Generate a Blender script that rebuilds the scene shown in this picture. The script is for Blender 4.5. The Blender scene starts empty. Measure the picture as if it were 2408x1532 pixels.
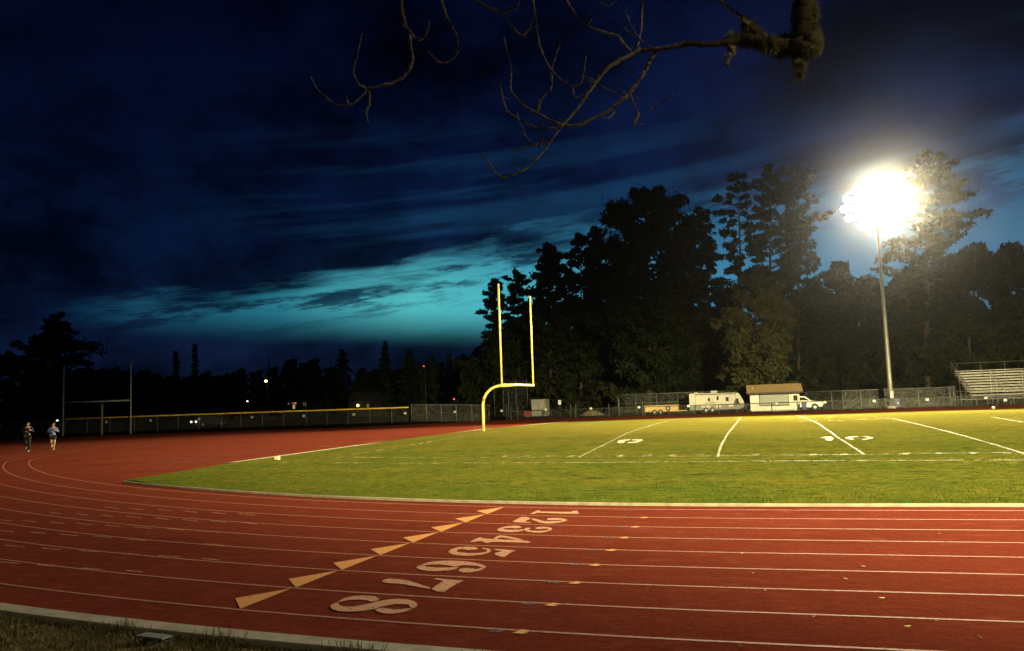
import bpy, bmesh, math, random
import numpy as np
from mathutils import Vector, Matrix
from mathutils.geometry import tessellate_polygon

C = bpy.context.scene.collection
SC = bpy.context.scene
PI = math.pi
# ------------------------------------------------------------------ camera
FP, PITCH, ROLL, YAW, CAMH = 1873.32, .0913, .0365, .2745, 2.2225
Fv = Vector((-math.sin(YAW)*math.cos(PITCH), math.cos(YAW)*math.cos(PITCH), math.sin(PITCH)))
R0 = Vector((math.cos(YAW), math.sin(YAW), 0)); U0 = R0.cross(Fv)
Rv = math.cos(ROLL)*R0 - math.sin(ROLL)*U0
Uv = math.sin(ROLL)*R0 + math.cos(ROLL)*U0
CAM = Vector((0, 0, CAMH))
cd = bpy.data.cameras.new('camera'); cam = bpy.data.objects.new('camera', cd); C.objects.link(cam)
cd.sensor_width = 36; cd.lens = FP/2408*36; cd.clip_end = 3000; cd.clip_start = .05
M = Matrix(((Rv.x, Uv.x, -Fv.x), (Rv.y, Uv.y, -Fv.y), (Rv.z, Uv.z, -Fv.z))).to_4x4()
M.translation = CAM
cam.matrix_world = M
SC.camera = cam
SC.view_settings.view_transform = 'Standard'; SC.view_settings.look = 'None'
SC.view_settings.exposure = 0.0; SC.view_settings.gamma = 1.0
SC.cycles.use_denoising = True
SC.cycles.volume_bounces = 0
SC.cycles.max_bounces = 6
SC.cycles.transparent_max_bounces = 24
SC.cycles.sample_clamp_indirect = 4

# ------------------------------------------------------------------ dusk sky
def build_world():
    w = bpy.data.worlds.new("World"); SC.world = w; w.use_nodes = True
    t = w.node_tree; t.nodes.clear()
    def nd(ty): return t.nodes.new(ty)
    def lk(a, b): t.links.new(a, b)
    def put(s, v):
        if isinstance(v, bpy.types.NodeSocket): lk(v, s)
        else: s.default_value = v
    def ma(op, a, b=None, c=None, clamp=False):
        n = nd('ShaderNodeMath'); n.operation = op; n.use_clamp = clamp
        put(n.inputs[0], a)
        if b is not None: put(n.inputs[1], b)
        if c is not None: put(n.inputs[2], c)
        return n.outputs[0]
    def smooth(x, a, b):
        n = nd('ShaderNodeMapRange'); n.interpolation_type = 'SMOOTHSTEP'
        put(n.inputs[0], x); put(n.inputs[1], a); put(n.inputs[2], b)
        return n.outputs[0]
    def ramp(x, a, b, stops):
        n = nd('ShaderNodeMapRange'); put(n.inputs[0], x); put(n.inputs[1], a); put(n.inputs[2], b)
        r = nd('ShaderNodeValToRGB'); lk(n.outputs[0], r.inputs[0])
        el = r.color_ramp.elements
        while len(el) < len(stops): el.new(.5)
        for e, (p, c) in zip(el, stops):
            e.position = (p-a)/(b-a); e.color = (*c, 1) if len(c) == 3 else c
        return r.outputs[0]
    def noise(vec, detail, rough):
        n = nd('ShaderNodeTexNoise'); n.inputs['Scale'].default_value = 1
        n.inputs['Detail'].default_value = detail; n.inputs['Roughness'].default_value = rough
        lk(vec, n.inputs['Vector']); return n.outputs[0]
    def comb(x, y, z):
        n = nd('ShaderNodeCombineXYZ'); put(n.inputs[0], x); put(n.inputs[1], y); put(n.inputs[2], z); return n.outputs[0]
    def mix(f, a, b, ty='MIX'):
        n = nd('ShaderNodeMix'); n.data_type = 'RGBA'; n.blend_type = ty
        put(n.inputs[0], f)
        for s, v in ((n.inputs[6], a), (n.inputs[7], b)):
            if isinstance(v, bpy.types.NodeSocket): lk(v, s)
            else: s.default_value = (*v, 1)
        return n.outputs[2]
    tc = nd('ShaderNodeTexCoord'); sp = nd('ShaderNodeSeparateXYZ'); lk(tc.outputs['Generated'], sp.inputs[0])
    az = ma('ARCTAN2', sp.outputs[0], sp.outputs[1]); el = ma('ARCSINE', sp.outputs[2])
    tilt = ma('ADD', el, ma('MULTIPLY', az, -.10))
    n1 = noise(comb(ma('MULTIPLY', az, 7), ma('MULTIPLY', tilt, 46), 3.1), 7, .62)
    n2 = noise(comb(ma('MULTIPLY', az, 3.2), ma('MULTIPLY', tilt, 15), 9.3), 4, .55)
    n4 = noise(comb(ma('MULTIPLY', az, 2.6), ma('MULTIPLY', tilt, 40), 21.7), 5, .55)
    n3 = noise(comb(ma('MULTIPLY', az, 6), ma('MULTIPLY', el, 9), 5.7), 5, .6)
    elw = ma('ADD', el, ma('ADD', ma('MULTIPLY', ma('SUBTRACT', n1, .5), .15), ma('MULTIPLY', ma('SUBTRACT', n2, .5), .055)))
    ell = ma('ADD', el, ma('MULTIPLY', ma('SUBTRACT', n2, .5), .02))
    def g(v): return (v, v, v)
    L = ramp(az, -.9, .7, [(-.9, g(.118)), (-.72, g(.098)), (-.31, g(.083)), (.3, g(.06))])
    T = ramp(az, -.9, .7, [(-.9, g(.05)), (-.78, g(.098)), (-.70, g(.116)), (-.60, g(.122)), (-.45, g(.139)), (-.38, g(.153)), (-.31, g(.166)), (-.22, g(.180)), (-.1, g(.212)), (.05, g(.22)), (.27, g(.215)), (.6, g(.235))])
    Ls = nd('ShaderNodeSeparateColor'); lk(L, Ls.inputs[0]); L = Ls.outputs[0]
    Ts = nd('ShaderNodeSeparateColor'); lk(T, Ts.inputs[0]); T = Ts.outputs[0]
    lo = smooth(ell, ma('SUBTRACT', L, .020), ma('ADD', L, .034))
    hi = smooth(elw, ma('SUBTRACT', T, .018), ma('ADD', T, .034))
    gap = ma('MULTIPLY', lo, ma('SUBTRACT', 1.0, hi))
    n6 = noise(comb(ma('MULTIPLY', az, 9), ma('MULTIPLY', tilt, 52), 41.2), 8, .68)
    cut = ma('MULTIPLY', smooth(n6, .50, .62), smooth(el, ma('SUBTRACT', T, .055), ma('SUBTRACT', T, .004)))
    gap = ma('MULTIPLY', gap, ma('SUBTRACT', 1.0, ma('MULTIPLY', cut, .85)))
    clear = ramp(az, -.9, .6, [(-.8, (.003, .03, .085)), (-.68, (.014, .12, .20)), (-.56, (.022, .19, .27)), (-.40, (.085, .50, .53)), (-.27, (.07, .45, .54)), (-.12, (.036, .24, .40)), (.05, (.04, .21, .36)), (.3, (.045, .16, .28)), (.55, (.03, .11, .22))])
    fade = ma('SUBTRACT', 1.0, ma('MULTIPLY', smooth(el, .16, .30), .60))
    clear = mix(1.0, clear, comb(fade, fade, fade), 'MULTIPLY')
    clear = mix(ma('MULTIPLY', smooth(ell, .125, .205), .78), clear, (.016, .10, .21))
    dark = ramp(el, 0, .6, [(0, (.0035, .008, .028)), (.055, (.0042, .010, .036)), (.11, (.0035, .012, .048)), (.2, (.0017, .0075, .034)), (.30, (.0013, .0048, .025)), (.42, (.0009, .0026, .015)), (.6, (.0006, .0015, .010))])
    lr = ma('ADD', .62, ma('MULTIPLY', smooth(az, -.75, .35), .95))
    dv = ma('MULTIPLY', lr, ma('ADD', .25, ma('MULTIPLY', smooth(n3, .32, .68), 1.35)))
    dark = mix(1.0, dark, comb(dv, dv, dv), 'MULTIPLY')
    wi = ma('MULTIPLY', smooth(n4, .42, .66), ma('MULTIPLY', smooth(el, .14, .21), ma('SUBTRACT', 1.0, smooth(el, .24, .36))))
    wi = ma('MULTIPLY', wi, smooth(az, -.72, -.38))
    col = mix(ma('MULTIPLY', wi, ma('MULTIPLY', n3, .75)), dark, (.010, .062, .15))
    rs = ma('MULTIPLY', smooth(az, .05, .40), ma('MULTIPLY', smooth(n2, .42, .66), ma('SUBTRACT', 1.0, smooth(el, .2, .42))))
    col = mix(ma('MULTIPLY', rs, .7), col, (.022, .07, .16))
    col = mix(gap, col, clear)
    below = smooth(el, -.02, .01)
    col = mix(below, (.002, .003, .006), col)
    bg = nd('ShaderNodeBackground'); lk(col, bg.inputs[0]); bg.inputs[1].default_value = 1.0
    out = nd('ShaderNodeOutputWorld'); lk(bg.outputs[0], out.inputs[0])
build_world()

# ------------------------------------------------------------------ tuning of the lamps
LAMP = (1.0, .83, .40)
def spot(name, loc, target, power, angle, blend, parent=None, radius=.5, col=LAMP):
    l = bpy.data.lights.new(name, 'SPOT'); l.energy = power; l.spot_size = math.radians(angle); l.spot_blend = blend
    l.shadow_soft_size = radius; l.color = col
    o = bpy.data.objects.new(name, l); C.objects.link(o)
    o.location = loc
    o.rotation_euler = (Vector(target)-Vector(loc)).to_track_quat('-Z', 'Y').to_euler()
    return o

# ------------------------------------------------------------------ terrain
FAR = -.57
_ys = [-50, 6.5, 28, 45, 60, 78, 88, 100, 400]
_zs = [0, 0, .0, .10, -.02, -.36, -.55, FAR, FAR]
def zg(y):
    return float(np.interp(y, _ys, _zs))
def ray(px, py):
    return Rv*((px-1204)/FP) - Uv*((py-766)/FP) + Fv
def on_ground(px, py):                       # where the line of sight meets the terrain
    d = ray(px, py); z = 0.0
    for _ in range(60):
        t = (z-CAMH)/d.z
        zn = zg(d.y*t); z = .5*z + .5*zn
    t = (z-CAMH)/d.z
    return Vector((d.x*t, d.y*t, zg(d.y*t)))
def at_y(px, py, Y):
    d = ray(px, py); return CAM + d*(Y/d.y)

# ------------------------------------------------------------------ helpers
def link(o, parent=None):
    C.objects.link(o)
    if parent is not None: o.parent = parent
    return o
def tag(o, label=None, cat=None, group=None, kind=None):
    if label: o['label'] = label
    if cat: o['category'] = cat
    if group: o['group'] = group
    if kind: o['kind'] = kind
    return o
def thing(name, label, cat, loc=(0, 0, 0), rz=0, group=None, scale=1):
    o = bpy.data.objects.new(name, None); C.objects.link(o)
    o.location = loc; o.rotation_euler = (0, 0, rz); o.empty_display_size = .2
    o.scale = (scale, scale, scale)
    return tag(o, label, cat, group)
class MB:
    def __init__(s): s.v = []; s.f = []
    def box(s, x0, x1, y0, y1, z0, z1):
        b = len(s.v)
        s.v += [(x0, y0, z0), (x1, y0, z0), (x1, y1, z0), (x0, y1, z0), (x0, y0, z1), (x1, y0, z1), (x1, y1, z1), (x0, y1, z1)]
        s.f += [tuple(b+i for i in q) for q in ((0, 3, 2, 1), (4, 5, 6, 7), (0, 1, 5, 4), (1, 2, 6, 5), (2, 3, 7, 6), (3, 0, 4, 7))]
        return s
    def tube(s, pts, rad, n=8, cap=True):
        pts = [Vector(p) for p in pts]
        if not hasattr(rad, '__len__'): rad = [rad]*len(pts)
        b = len(s.v); prev = None
        for i, p in enumerate(pts):
            d = (pts[min(i+1, len(pts)-1)]-pts[max(i-1, 0)])
            d = d.normalized() if d.length > 1e-9 else Vector((0, 0, 1))
            if prev is None:
                a = d.orthogonal().normalized()
            else:
                a = (prev - d*prev.dot(d))
                a = a.normalized() if a.length > 1e-6 else d.orthogonal().normalized()
            prev = a; c = d.cross(a)
            for k in range(n):
                an = 2*PI*k/n
                s.v.append(tuple(p + (a*math.cos(an)+c*math.sin(an))*rad[i]))
        for i in range(len(pts)-1):
            for k in range(n):
                k2 = (k+1) % n
                s.f.append((b+i*n+k, b+i*n+k2, b+(i+1)*n+k2, b+(i+1)*n+k))
        if cap:
            s.f.append(tuple(b+k for k in reversed(range(n))))
            s.f.append(tuple(b+(len(pts)-1)*n+k for k in range(n)))
        return s
    def cyl(s, p0, p1, r, n=12, r1=None):
        return s.tube([p0, p1], [r, r if r1 is None else r1], n)
    def prism(s, prof, y0, y1):               # profile in x,z swept along y
        b = len(s.v); n = len(prof)
        s.v += [(x, y0, z) for x, z in prof] + [(x, y1, z) for x, z in prof]
        tr = tessellate_polygon([[Vector((x, z, 0)) for x, z in prof]])
        for t in tr:
            s.f.append(tuple(b+i for i in t)); s.f.append(tuple(b+n+i for i in reversed(t)))
        for i in range(n):
            j = (i+1) % n
            s.f.append((b+i, b+n+i, b+n+j, b+j))
        return s
    def flat(s, pts):                         # polygon given as 3-D points, tessellated
        b = len(s.v); s.v += [tuple(p) for p in pts]
        for t in tessellate_polygon([[Vector((p[0], p[1], 0)) for p in pts]]):
            s.f.append(tuple(b+i for i in t))
        return s
    def ell(s, c, r, nu=14, nv=8, jit=0, rnd=None):
        b = len(s.v)
        for j in range(nv+1):
            th = PI*j/nv
            for i in range(nu):
                ph = 2*PI*i/nu; k = 1+(rnd.uniform(-jit, jit) if jit else 0)
                s.v.append((c[0]+r[0]*k*math.sin(th)*math.cos(ph), c[1]+r[1]*k*math.sin(th)*math.sin(ph), c[2]+r[2]*k*math.cos(th)))
        for j in range(nv):
            for i in range(nu):
                i2 = (i+1) % nu
                s.f.append((b+j*nu+i, b+(j+1)*nu+i, b+(j+1)*nu+i2, b+j*nu+i2))
        return s
    def ribbon(s, pts, w, dz=0):
        pts = [Vector(p) for p in pts]; b = len(s.v)
        ws = w if hasattr(w, '__len__') else [w]*len(pts)
        for i, p in enumerate(pts):
            d = pts[min(i+1, len(pts)-1)]-pts[max(i-1, 0)]; d.z = 0; d.normalize()
            nrm = Vector((-d.y, d.x, 0))*ws[i]*.5
            for q in (p+nrm, p-nrm): s.v.append((q.x, q.y, q.z+dz))
        for i in range(len(pts)-1):
            s.f.append((b+2*i+1, b+2*i+3, b+2*i+2, b+2*i))
        return s
    def build(s, name, mat, parent=None, smooth=False, bevel=0, fixn=False):
        me = bpy.data.meshes.new(name); me.from_pydata(s.v, [], s.f); me.materials.append(mat)
        if fixn:
            bm = bmesh.new(); bm.from_mesh(me); bmesh.ops.recalc_face_normals(bm, faces=bm.faces); bm.to_mesh(me); bm.free()
        if smooth: me.polygons.foreach_set('use_smooth', [True]*len(me.polygons))
        me.update()
        o = bpy.data.objects.new(name, me); link(o, parent)
        if bevel:
            m = o.modifiers.new('bevel', 'BEVEL'); m.width = bevel; m.segments = 2; m.limit_method = 'ANGLE'
        return o
def quads_obj(name, V, mat, parent=None):
    n = len(V); me = bpy.data.meshes.new(name)
    me.vertices.add(4*n); me.vertices.foreach_set('co', np.ascontiguousarray(V, dtype=np.float32).reshape(-1))
    me.loops.add(4*n); me.loops.foreach_set('vertex_index', np.arange(4*n, dtype=np.int32))
    me.polygons.add(n); me.polygons.foreach_set('loop_start', np.arange(0, 4*n, 4, dtype=np.int32))
    try: me.polygons.foreach_set('loop_total', np.full(n, 4, dtype=np.int32))
    except Exception: pass
    me.materials.append(mat); me.update(calc_edges=True); me.validate()
    o = bpy.data.objects.new(name, me); link(o, parent); return o
def copy_tree(o, parent=None):
    c = o.copy(); C.objects.link(c)
    if parent is not None: c.parent = parent
    for ch in [x for x in o.children]: copy_tree(ch, c)
    return c

# ------------------------------------------------------------------ materials
def mat(name, col, rough=.7, metal=0, var=0, scale=6, col2=None, bump=0, bscale=60, emit=None, estr=0, stretch=None, detail=5):
    m = bpy.data.materials.new(name); m.use_nodes = True; t = m.node_tree
    b = t.nodes['Principled BSDF']
    b.inputs['Base Color'].default_value = (*col, 1); b.inputs['Roughness'].default_value = rough
    b.inputs['Metallic'].default_value = metal
    tc = t.nodes.new('ShaderNodeTexCoord')
    src = tc.outputs['Object']
    if stretch:
        mp = t.nodes.new('ShaderNodeMapping'); mp.inputs['Scale'].default_value = stretch
        t.links.new(src, mp.inputs[0]); src = mp.outputs[0]
    if var or col2:
        n = t.nodes.new('ShaderNodeTexNoise'); n.inputs['Scale'].default_value = scale; n.inputs['Detail'].default_value = detail
        t.links.new(src, n.inputs['Vector'])
        r = t.nodes.new('ShaderNodeValToRGB'); t.links.new(n.outputs[0], r.inputs[0])
        c2 = col2 or tuple(c*(1+var) for c in col); c1 = col if col2 else tuple(c*(1-var) for c in col)
        r.color_ramp.elements[0].position = .35; r.color_ramp.elements[0].color = (*c1, 1)
        r.color_ramp.elements[1].position = .65; r.color_ramp.elements[1].color = (*c2, 1)
        t.links.new(r.outputs[0], b.inputs['Base Color'])
    if bump:
        n = t.nodes.new('ShaderNodeTexNoise'); n.inputs['Scale'].default_value = bscale; n.inputs['Detail'].default_value = 4
        t.links.new(src, n.inputs['Vector'])
        bp = t.nodes.new('ShaderNodeBump'); bp.inputs['Strength'].default_value = bump; bp.inputs['Distance'].default_value = .02
        t.links.new(n.outputs[0], bp.inputs['Height']); t.links.new(bp.outputs[0], b.inputs['Normal'])
    if emit:
        b.inputs['Emission Color'].default_value = (*emit, 1); b.inputs['Emission Strength'].default_value = estr
    return m
def layered(name, cols, scales, rough=.9, bump=.5, bscale=80, stretch=(1, 1, 1), thr=None, bdist=.02):
    """several noise layers of colour over each other: cols[0] base, then (col, lo, hi) at scales[i]"""
    m = bpy.data.materials.new(name); m.use_nodes = True; t = m.node_tree; b = t.nodes['Principled BSDF']
    b.inputs['Roughness'].default_value = rough
    b.inputs['Specular IOR Level'].default_value = .0
    tc = t.nodes.new('ShaderNodeTexCoord'); mp = t.nodes.new('ShaderNodeMapping'); mp.inputs['Scale'].default_value = stretch
    t.links.new(tc.outputs['Object'], mp.inputs[0])
    cur = None
    for i, c in enumerate(cols[1:]):
        n = t.nodes.new('ShaderNodeTexNoise'); n.inputs['Scale'].default_value = scales[i]; n.inputs['Detail'].default_value = 5
        n.inputs['Roughness'].default_value = .65
        t.links.new(mp.outputs[0], n.inputs['Vector'])
        mr = t.nodes.new('ShaderNodeMapRange'); mr.inputs[1].default_value = c[1]; mr.inputs[2].default_value = c[2]
        t.links.new(n.outputs[0], mr.inputs[0])
        mx = t.nodes.new('ShaderNodeMix'); mx.data_type = 'RGBA'
        t.links.new(mr.outputs[0], mx.inputs[0])
        if cur is None: mx.inputs[6].default_value = (*cols[0], 1)
        else: t.links.new(cur, mx.inputs[6])
        mx.inputs[7].default_value = (*c[0], 1); cur = mx.outputs[2]
    t.links.new(cur, b.inputs['Base Color'])
    n = t.nodes.new('ShaderNodeTexNoise'); n.inputs['Scale'].default_value = bscale; n.inputs['Detail'].default_value = 5
    t.links.new(mp.outputs[0], n.inputs['Vector'])
    bp = t.nodes.new('ShaderNodeBump'); bp.inputs['Strength'].default_value = bump; bp.inputs['Distance'].default_value = bdist
    t.links.new(n.outputs[0], bp.inputs['Height']); t.links.new(bp.outputs[0], b.inputs['Normal'])
    return m
def worn(name, col, scale, lo, hi, rough=.8, stretch=(1, 1, 1)):
    """paint with worn-through places"""
    m = bpy.data.materials.new(name); m.use_nodes = True; t = m.node_tree; b = t.nodes['Principled BSDF']
    b.inputs['Base Color'].default_value = (*col, 1); b.inputs['Roughness'].default_value = rough
    tc = t.nodes.new('ShaderNodeTexCoord'); mp = t.nodes.new('ShaderNodeMapping'); mp.inputs['Scale'].default_value = stretch
    t.links.new(tc.outputs['Object'], mp.inputs[0])
    n = t.nodes.new('ShaderNodeTexNoise'); n.inputs['Scale'].default_value = scale; n.inputs['Detail'].default_value = 6; n.inputs['Roughness'].default_value = .7
    t.links.new(mp.outputs[0], n.inputs['Vector'])
    mr = t.nodes.new('ShaderNodeMapRange'); mr.inputs[1].default_value = lo; mr.inputs[2].default_value = hi
    t.links.new(n.outputs[0], mr.inputs[0]); t.links.new(mr.outputs[0], b.inputs['Alpha'])
    return m
def chain_mat(name, col, cell=.06, cover=.16):
    m = bpy.data.materials.new(name); m.use_nodes = True; t = m.node_tree; b = t.nodes['Principled BSDF']
    b.inputs['Base Color'].default_value = (*col, 1); b.inputs['Metallic'].default_value = .3; b.inputs['Roughness'].default_value = .5
    tc = t.nodes.new('ShaderNodeTexCoord'); sp = t.nodes.new('ShaderNodeSeparateXYZ'); t.links.new(tc.outputs['Object'], sp.inputs[0])
    def ma(op, a, bb):
        n = t.nodes.new('ShaderNodeMath'); n.operation = op
        for s, v in zip(n.inputs, (a, bb)):
            if isinstance(v, bpy.types.NodeSocket): t.links.new(v, s)
            else: s.default_value = v
        return n.outputs[0]
    h = ma('ADD', sp.outputs[0], sp.outputs[1])
    a1 = ma('FRACT', ma('DIVIDE', ma('ADD', h, sp.outputs[2]), cell), 0); a2 = ma('FRACT', ma('DIVIDE', ma('SUBTRACT', h, sp.outputs[2]), cell), 0)
    w = ma('MAXIMUM', ma('LESS_THAN', a1, cover*.5), ma('LESS_THAN', a2, cover*.5))
    t.links.new(w, b.inputs['Alpha'])
    return m

m_track = layered('track_rubber', [(.150, .030, .018), ((.190, .041, .025), .35, .65), ((.10, .017, .012), .47, .66), ((.24, .055, .034), .52, .70), ((.07, .014, .011), .56, .74), ((.105, .022, .015), .50, .78), ((.215, .052, .033), .52, .74), ((.095, .02, .014), .52, .72), ((.23, .058, .036), .56, .76)], [1.1, 55, 75, 140, .55, 4.5, 13, 24], rough=1, bump=.6, bscale=160, stretch=(.45, 1.1, 1), bdist=.008)
m_grass = layered('field_grass', [(.072, .110, .015), ((.150, .142, .020), .36, .60), ((.022, .038, .006), .48, .66), ((.23, .17, .045), .52, .70), ((.026, .036, .007), .53, .68), ((.016, .026, .005), .58, .70), ((.20, .165, .035), .56, .72), ((.018, .032, .006), .54, .70)], [.35, 8, 20, 3.2, 1.1, 3.6, 5.5], rough=1, bump=.9, bscale=40, stretch=(.55, 1.3, 1), bdist=.05)
def yellow_far(m):                          # the grass turns yellower towards the far side
    t = m.node_tree; b = t.nodes['Principled BSDF']; src = b.inputs['Base Color'].links[0].from_socket
    tc = t.nodes.new('ShaderNodeTexCoord'); sp = t.nodes.new('ShaderNodeSeparateXYZ'); t.links.new(tc.outputs['Object'], sp.inputs[0])
    n = t.nodes.new('ShaderNodeTexNoise'); n.inputs['Scale'].default_value = .5; n.inputs['Detail'].default_value = 7; n.inputs['Roughness'].default_value = .75; t.links.new(tc.outputs['Object'], n.inputs['Vector'])
    a = t.nodes.new('ShaderNodeMath'); a.operation = 'MULTIPLY_ADD'; a.inputs[1].default_value = 34; t.links.new(n.outputs[0], a.inputs[0]); t.links.new(sp.outputs[1], a.inputs[2])
    mr = t.nodes.new('ShaderNodeMapRange'); mr.interpolation_type = 'SMOOTHSTEP'; mr.inputs[1].default_value = 40; mr.inputs[2].default_value = 66; mr.inputs[4].default_value = .62; t.links.new(a.outputs[0], mr.inputs[0])
    n2 = t.nodes.new('ShaderNodeTexNoise'); n2.inputs['Scale'].default_value = 7; n2.inputs['Detail'].default_value = 6; n2.inputs['Roughness'].default_value = .8; t.links.new(tc.outputs['Object'], n2.inputs['Vector'])
    r = t.nodes.new('ShaderNodeValToRGB'); r.color_ramp.elements[0].position = .35; r.color_ramp.elements[0].color = (.092, .088, .018, 1); r.color_ramp.elements[1].position = .68; r.color_ramp.elements[1].color = (.19, .145, .030, 1); t.links.new(n2.outputs[0], r.inputs[0])
    mx = t.nodes.new('ShaderNodeMix'); mx.data_type = 'RGBA'; t.links.new(mr.outputs[0], mx.inputs[0]); t.links.new(src, mx.inputs[6]); t.links.new(r.outputs[0], mx.inputs[7])
    t.links.new(mx.outputs[2], b.inputs['Base Color'])
yellow_far(m_grass)
m_blade = layered('grass_blades', [(.055, .095, .014), ((.095, .115, .018), .4, .6), ((.16, .135, .04), .56, .7)], [.5, 7], rough=.8, bump=0)
m_dirt = layered('dry_ground', [(.014, .015, .007), ((.022, .021, .010), .4, .6), ((.009, .010, .005), .5, .65)], [.6, 7], rough=1, bump=.8, bscale=25)
m_bank = layered('bank_soil', [(.10, .075, .04), ((.16, .125, .06), .4, .62), ((.05, .05, .022), .5, .68)], [5, 40], rough=1, bump=1, bscale=60)
m_straw = layered('dry_blades', [(.13, .105, .05), ((.20, .16, .075), .45, .6), ((.06, .075, .025), .5, .62)], [3, 30], rough=.9, bump=0)
m_curb = mat('curb_concrete', (.30, .27, .20), .85, var=.18, scale=5, bump=.3, bscale=40)
m_line = worn('lane_paint', (.38, .145, .065), 16, .30, .50, stretch=(1, 6, 1))
m_linef = worn('faint_paint', (.48, .19, .11), 20, .25, .62)
m_num = worn('number_paint', (.50, .22, .11), 17, .30, .46)
m_tri = worn('triangle_paint', (.62, .25, .045), 17, .28, .42)
m_old = worn('old_blue_paint', (.05, .05, .07), 25, .36, .55)
m_white = worn('field_chalk', (.40, .39, .25), 8, .34, .58)
m_white2 = worn('worn_field_chalk', (.42, .40, .24), 2.2, .42, .62)
m_goal = mat('goal_yellow', (.88, .76, .20), .4, var=.06, scale=3, bump=.05)
m_goalgrey = mat('weathered_goal_steel', (.34, .36, .30), .6, var=.2, scale=2)
m_goalold = mat('old_goal_yellow', (.24, .19, .04), .6, var=.2, scale=2)
m_pole = mat('galvanised_pole', (.22, .22, .20), .5, .4, var=.15, scale=1.5)
m_steel = mat('galvanised_steel', (.10, .104, .098), .5, .3, var=.15, scale=3)
m_darksteel = mat('dark_painted_steel', (.035, .037, .035), .5, .2, var=.2, scale=3)
m_chain = chain_mat('chain_link', (.10, .105, .10))
m_chaind = chain_mat('dark_chain_link', (.05, .052, .05))
m_net = chain_mat('cage_netting', (.10, .10, .10), .09, .12)
m_cap = mat('yellow_fence_cap', (.62, .42, .02), .5, var=.15, scale=1.2)
m_bark = layered('tree_bark', [(.035, .026, .018), ((.06, .045, .032), .4, .6), ((.015, .011, .008), .5, .7)], [4, 18], bump=1, bscale=14, stretch=(1, 1, .3))
m_twig = layered('branch_bark', [(.14, .125, .10), ((.26, .24, .19), .45, .62), ((.045, .035, .025), .48, .64)], [9, 30], bump=.8, bscale=50)
m_moss = layered('branch_moss', [(.10, .095, .045), ((.18, .165, .085), .42, .6), ((.045, .04, .02), .5, .66)], [14, 50], bump=1, bscale=90)
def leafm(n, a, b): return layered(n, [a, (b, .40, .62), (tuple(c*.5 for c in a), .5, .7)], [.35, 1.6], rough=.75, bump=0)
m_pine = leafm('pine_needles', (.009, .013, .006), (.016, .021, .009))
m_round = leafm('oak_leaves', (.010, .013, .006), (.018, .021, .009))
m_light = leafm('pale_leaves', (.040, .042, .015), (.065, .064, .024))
m_far = leafm('far_leaves', (.010, .014, .008), (.017, .021, .011))
m_lens = mat('lit_floodlight_lens', (1, 1, .95), emit=(1, .97, .86), estr=14)
m_house = mat('housing_grey', (.25, .25, .24), .5, .4, var=.1)
m_rvwhite = mat('caravan_white', (.44, .43, .37), .4, var=.06, scale=2)
m_rvgrey = mat('caravan_grey', (.16, .165, .15), .5, var=.1, scale=2)
m_dark = mat('black_rubber', (.014, .014, .014), .8, var=.2)
m_glass = mat('dark_window_glass', (.02, .024, .022), .12)
m_rim = mat('wheel_rim', (.45, .45, .42), .4, .6)
m_wall = mat('cream_stucco', (.74, .72, .62), .85, var=.05, scale=3, bump=.2, bscale=30)
m_trimd = mat('brown_trim', (.07, .045, .03), .7, var=.15)
m_shutter = mat('grey_shutter', (.24, .26, .24), .5, .2, var=.08)
m_roof = layered('brown_shingles', [(.44, .31, .145), ((.54, .39, .19), .4, .6), ((.30, .20, .10), .5, .7)], [3, 14], bump=.8, bscale=22, stretch=(1, 3, 3))
m_truck = mat('white_car_paint', (.78, .77, .72), .28, var=.02)
m_blue = mat('blue_plastic', (.012, .025, .16), .5, var=.12)
m_tan = mat('tan_trailer_paint', (.44, .30, .10), .55, var=.15, scale=3)
m_alu = mat('aluminium_plank', (.40, .39, .35), .45, .25, var=.08, scale=2)
m_sign = mat('white_plate', (.55, .54, .48), .5, var=.05)
m_shed = mat('grey_container', (.20, .20, .18), .7, var=.15, scale=1.5)
m_redbin = mat('dull_red_plastic', (.22, .02, .02), .6, var=.2)
m_mound = layered('soil_heap', [(.11, .085, .05), ((.17, .135, .085), .4, .6), ((.06, .045, .03), .5, .7)], [2, 9], bump=1, bscale=12)
m_leaf = mat('pale_dry_leaf', (.62, .52, .30), .8, var=.2, scale=20)
m_lid = mat('grey_lid', (.07, .078, .07), .8, var=.2, scale=12, bump=.3)
m_skin = mat('skin', (.45, .27, .17), .6, var=.06, scale=8)
m_hair = mat('dark_hair', (.02, .014, .01), .6, var=.3, scale=30)
m_navy = mat('navy_tracksuit', (.004, .005, .012), .85, var=.2, scale=10)
m_jacket = mat('blue_running_jacket', (.10, .16, .42), .7, var=.15, scale=9)
m_shorts = mat('black_shorts', (.008, .008, .012), .8, var=.2, scale=9)
m_shoe = mat('pale_running_shoe', (.55, .52, .48), .6, var=.15, scale=20)
m_housewall = mat('dark_house_wall', (.012, .011, .009), .9, var=.2)
m_houseroof = mat('dark_house_roof', (.006, .006, .005), .9, var=.2)
m_win = mat('lit_window', (.3, .2, .05), emit=(.9, .55, .12), estr=.55)
m_win2 = mat('dimly_lit_window', (.2, .15, .05), emit=(.7, .5, .2), estr=.12)
m_lampw = mat('lit_street_lamp', (1, .9, .6), emit=(1, .66, .24), estr=5)
m_lampg = mat('lit_white_lamp', (1, 1, .8), emit=(1, .95, .7), estr=3)
m_lampr = mat('lit_red_lamp', (1, .2, .1), emit=(1, .12, .05), estr=1.2)
m_carp = mat('dark_car_paint', (.012, .013, .016), .3)

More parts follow.
